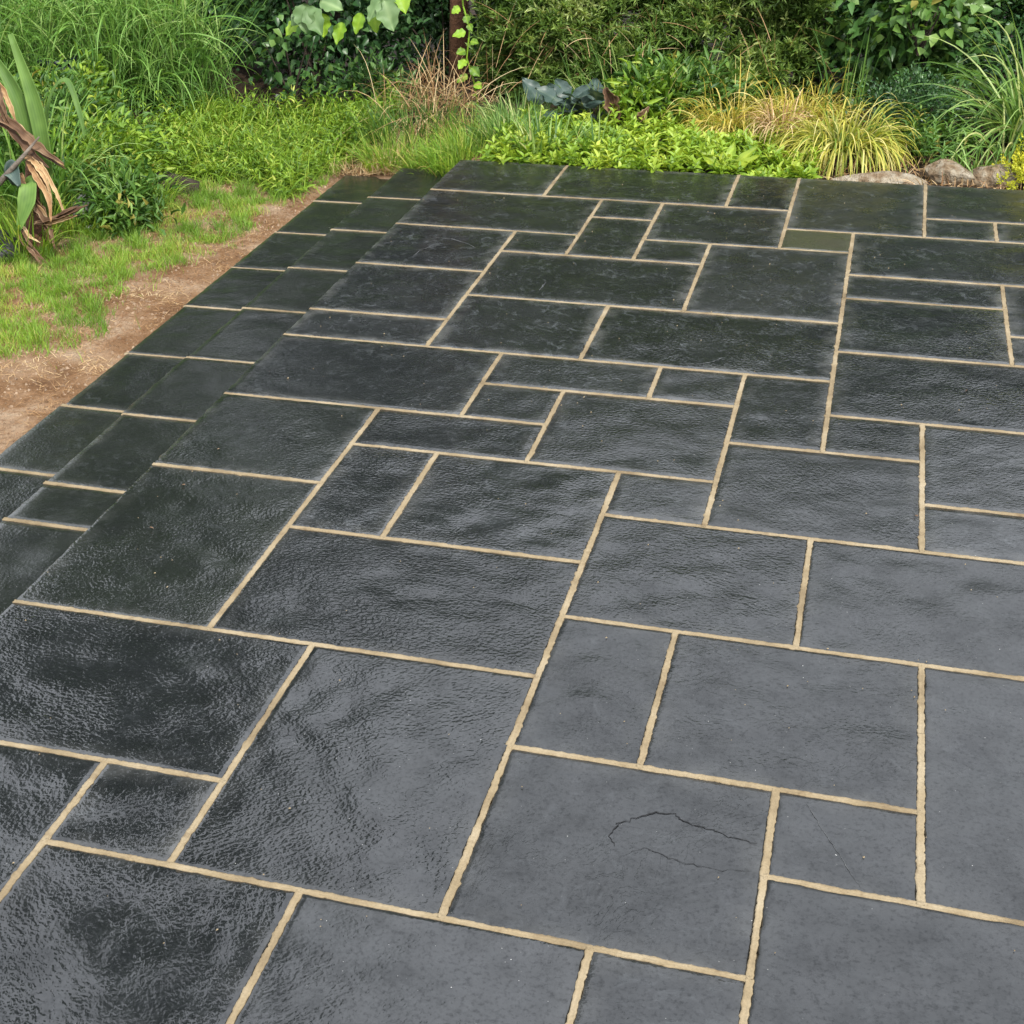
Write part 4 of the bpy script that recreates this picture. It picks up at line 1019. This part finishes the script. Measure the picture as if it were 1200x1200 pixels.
# rocks
tag(blob('rock', (2.53, 5.94, -.03), (.13, .095, .095), 81, .13, M['rock'], 5, .5, 1.0), 'pale tan rock at the far patio edge, left of the pair', 'rock')
tag(blob('rock', (2.735, 5.97, -.04), (.14, .10, .09), 84, .13, M['rock'], 5, .5, 1.0), 'brownish pale rock at the far patio edge, right of the pair', 'rock')
tag(blob('rock', (2.20, 5.83, -.045), (.25, .075, .055), 87, .08, M['rock'], 5, .5, .9), 'long flat pale rock under the golden grass', 'rock')
n = 900
x = RNG.uniform(1.85, 3.1, n); y = RNG.uniform(5.74, 6.35, n)
base = np.stack([x, y, gz(x, y) + .004], 1)
tag(leaf_obj('bed_litter', blades(base, RNG.normal(size=(n, 3)) + np.array([0, 0, .3]), RNG.uniform(.03, .12, n), .006, RNG.uniform(.2, 1.5, n), 4), M['f_litter']), 'dry leaf litter on the soil around the rocks', 'leaf litter', kind='stuff')
tuft('weedy_grass', 'loose grass blades leaning between the two rocks', 'weeds', (2.65, 6.12, -.05), 60, .26, .010, .1, 1.3, 1.9, 'f_arch')
# stonecrop and dead flower heads
x = RNG.normal(2.96, .10, 330); y = RNG.normal(5.98, .12, 330); hh = .24 * np.exp(-((x - 2.96) ** 2 + (y - 5.98) ** 2) / .03)
sd = shoots_geo(np.stack([x, y, gz(x, y) + hh * .5], 1), np.stack([RNG.normal(size=330) * .4, RNG.normal(size=330) * .4 - .2, 1 + 0 * x], 1), .03 + hh * .6, 14, .028, .013, LEAF2, 1.0)
tag(leaf_obj('yellow_stonecrop', sd, M['f_sedum']), 'yellow-green stonecrop cushion at the right edge by the rocks', 'plant')
fh = empty('dead_flower_heads', 'mauve-brown faded flower heads above the yellow stonecrop', 'flowers', (2.95, 6.2, -.05))
for i, (dx, dy, h) in enumerate([(0, 0, .24), (.06, .03, .26), (-.05, .02, .20), (.03, -.04, .22)]):
    leaf_obj('stalk', tube([(dx * .3, dy * .3, 0), (dx, dy, h)], [.004, .003], 6, i, 0, False), M['dark_bark'], fh)
    leaf_obj('flower_head', cloud_geo((dx, dy, h), (.028, .028, .018), 40, 4, .012, .010, LEAF2, .6, .3, .004, .5), M['f_mauve'], fh)

# --- trees whose trunks show at the top edge; crowns above the frame
def tree(name, label, path, radii, bark, crown_c, crown_r, nc, per, ln, seed, mat='f_tree'):
    o = empty(name, label, 'tree', path[0])
    p0 = np.array(path[0]); P = np.array(path) - p0
    leaf_obj('trunk', tube(P, radii, 14, seed, .10), M[bark], o)
    cc = np.array(crown_c) - p0; top = P[-1]
    r = np.random.default_rng(seed)
    for i in range(7):
        d = norm(r.normal(size=3)); d[2] = abs(d[2]) * .6
        e = cc + d * np.array(crown_r) * .7
        s = P[-2] + (top - P[-2]) * r.uniform(.2, 1)
        m = (s + e) / 2 + np.array([0, 0, .12])
        leaf_obj('limb', tube([s, m, e], [radii[-1] * .8, radii[-1] * .5, .01], 7, i, .1, False), M[bark], o)
    leaf_obj('crown', cloud_geo(cc, crown_r, nc, per, ln, ln * .5, OVATE, .4, .1, .16, .2), M[mat], o)
    return o
tree('garden_tree', 'brown-barked tree whose trunk shows at the top edge, centre left', [(-.60, 7.95, -.2), (-.60, 7.95, .5), (-.66, 8.0, 1.2), (-.8, 8.1, 2.2), (-.9, 8.2, 3.2)], [.075, .062, .058, .05, .035], 'bark', (-1.3, 8.4, 3.2), (1.7, 1.2, 1.1), 360, 22, .12, 41)
tree('garden_tree', 'dark trunked tree at the top edge above the golden grass', [(1.70, 7.72, -.1), (1.70, 7.72, .5), (1.72, 7.75, 1.2), (1.8, 7.8, 1.9), (1.8, 7.9, 2.4)], [.085, .075, .07, .05, .04], 'dark_bark', (1.9, 8.7, 2.5), (1.5, .8, .7), 260, 22, .12, 43)
tree('garden_tree', 'tall tree behind the weeping grass, mirrored in the near-left slabs', [(-4.6, 8.6, 0), (-4.6, 8.6, 1), (-4.5, 8.6, 2), (-4.35, 8.6, 4.0), (-4.3, 8.6, 6.8)], [.14, .12, .11, .09, .05], 'dark_bark', (-4.3, 8.6, 5.9), (1.4, 1.25, 5.4), 1200, 26, .15, 47)

# --- mortar crumbs and grit left on the slabs
nc = 260
cu, cv = RNG.uniform(0, 9.5, nc), RNG.uniform(-1, 19, nc)
cx_, cy_ = lay(cu, cv)
cr = RNG.uniform(.0012, .0032, nc)
tv = tet[None] * cr[:, None, None] * RNG.uniform(.6, 1.4, (nc, 5, 1)) + np.stack([cx_, cy_, 0 * cx_ + .003], 1)[:, None]
tf = (np.array([[0, 4, 3], [4, 1, 3], [1, 2, 3], [2, 0, 3], [0, 1, 4]])[None] + (np.arange(nc) * 5)[:, None, None]).reshape(-1, 3)
tag(link('mortar_crumbs', mesh_from('mortar_crumbs', tv.reshape(-1, 3), tf, M['mortar'], False)), 'tiny pale mortar crumbs scattered over the wet slabs', 'grit', kind='stuff')

# --- a few fallen leaf scraps on the slabs
n = 14
u_, v_ = RNG.uniform(.1, 9.3, n), RNG.uniform(3, 18.8, n); u_[:6] = RNG.uniform(.05, .8, 6)
x, y = lay(u_, v_)
pos = np.stack([x, y, 0 * x + .006], 1)
tag(leaf_obj('fallen_leaf_scraps', leaves(pos, np.stack([RNG.normal(size=n), RNG.normal(size=n), RNG.normal(size=n) * .1], 1), np.tile([0, 0, 1.], (n, 1)), RNG.uniform(.008, .018, n), RNG.uniform(.005, .009, n), OVATE), M['f_dead']), 'tiny brown leaf scraps scattered on the wet slabs', 'leaf litter', kind='stuff')
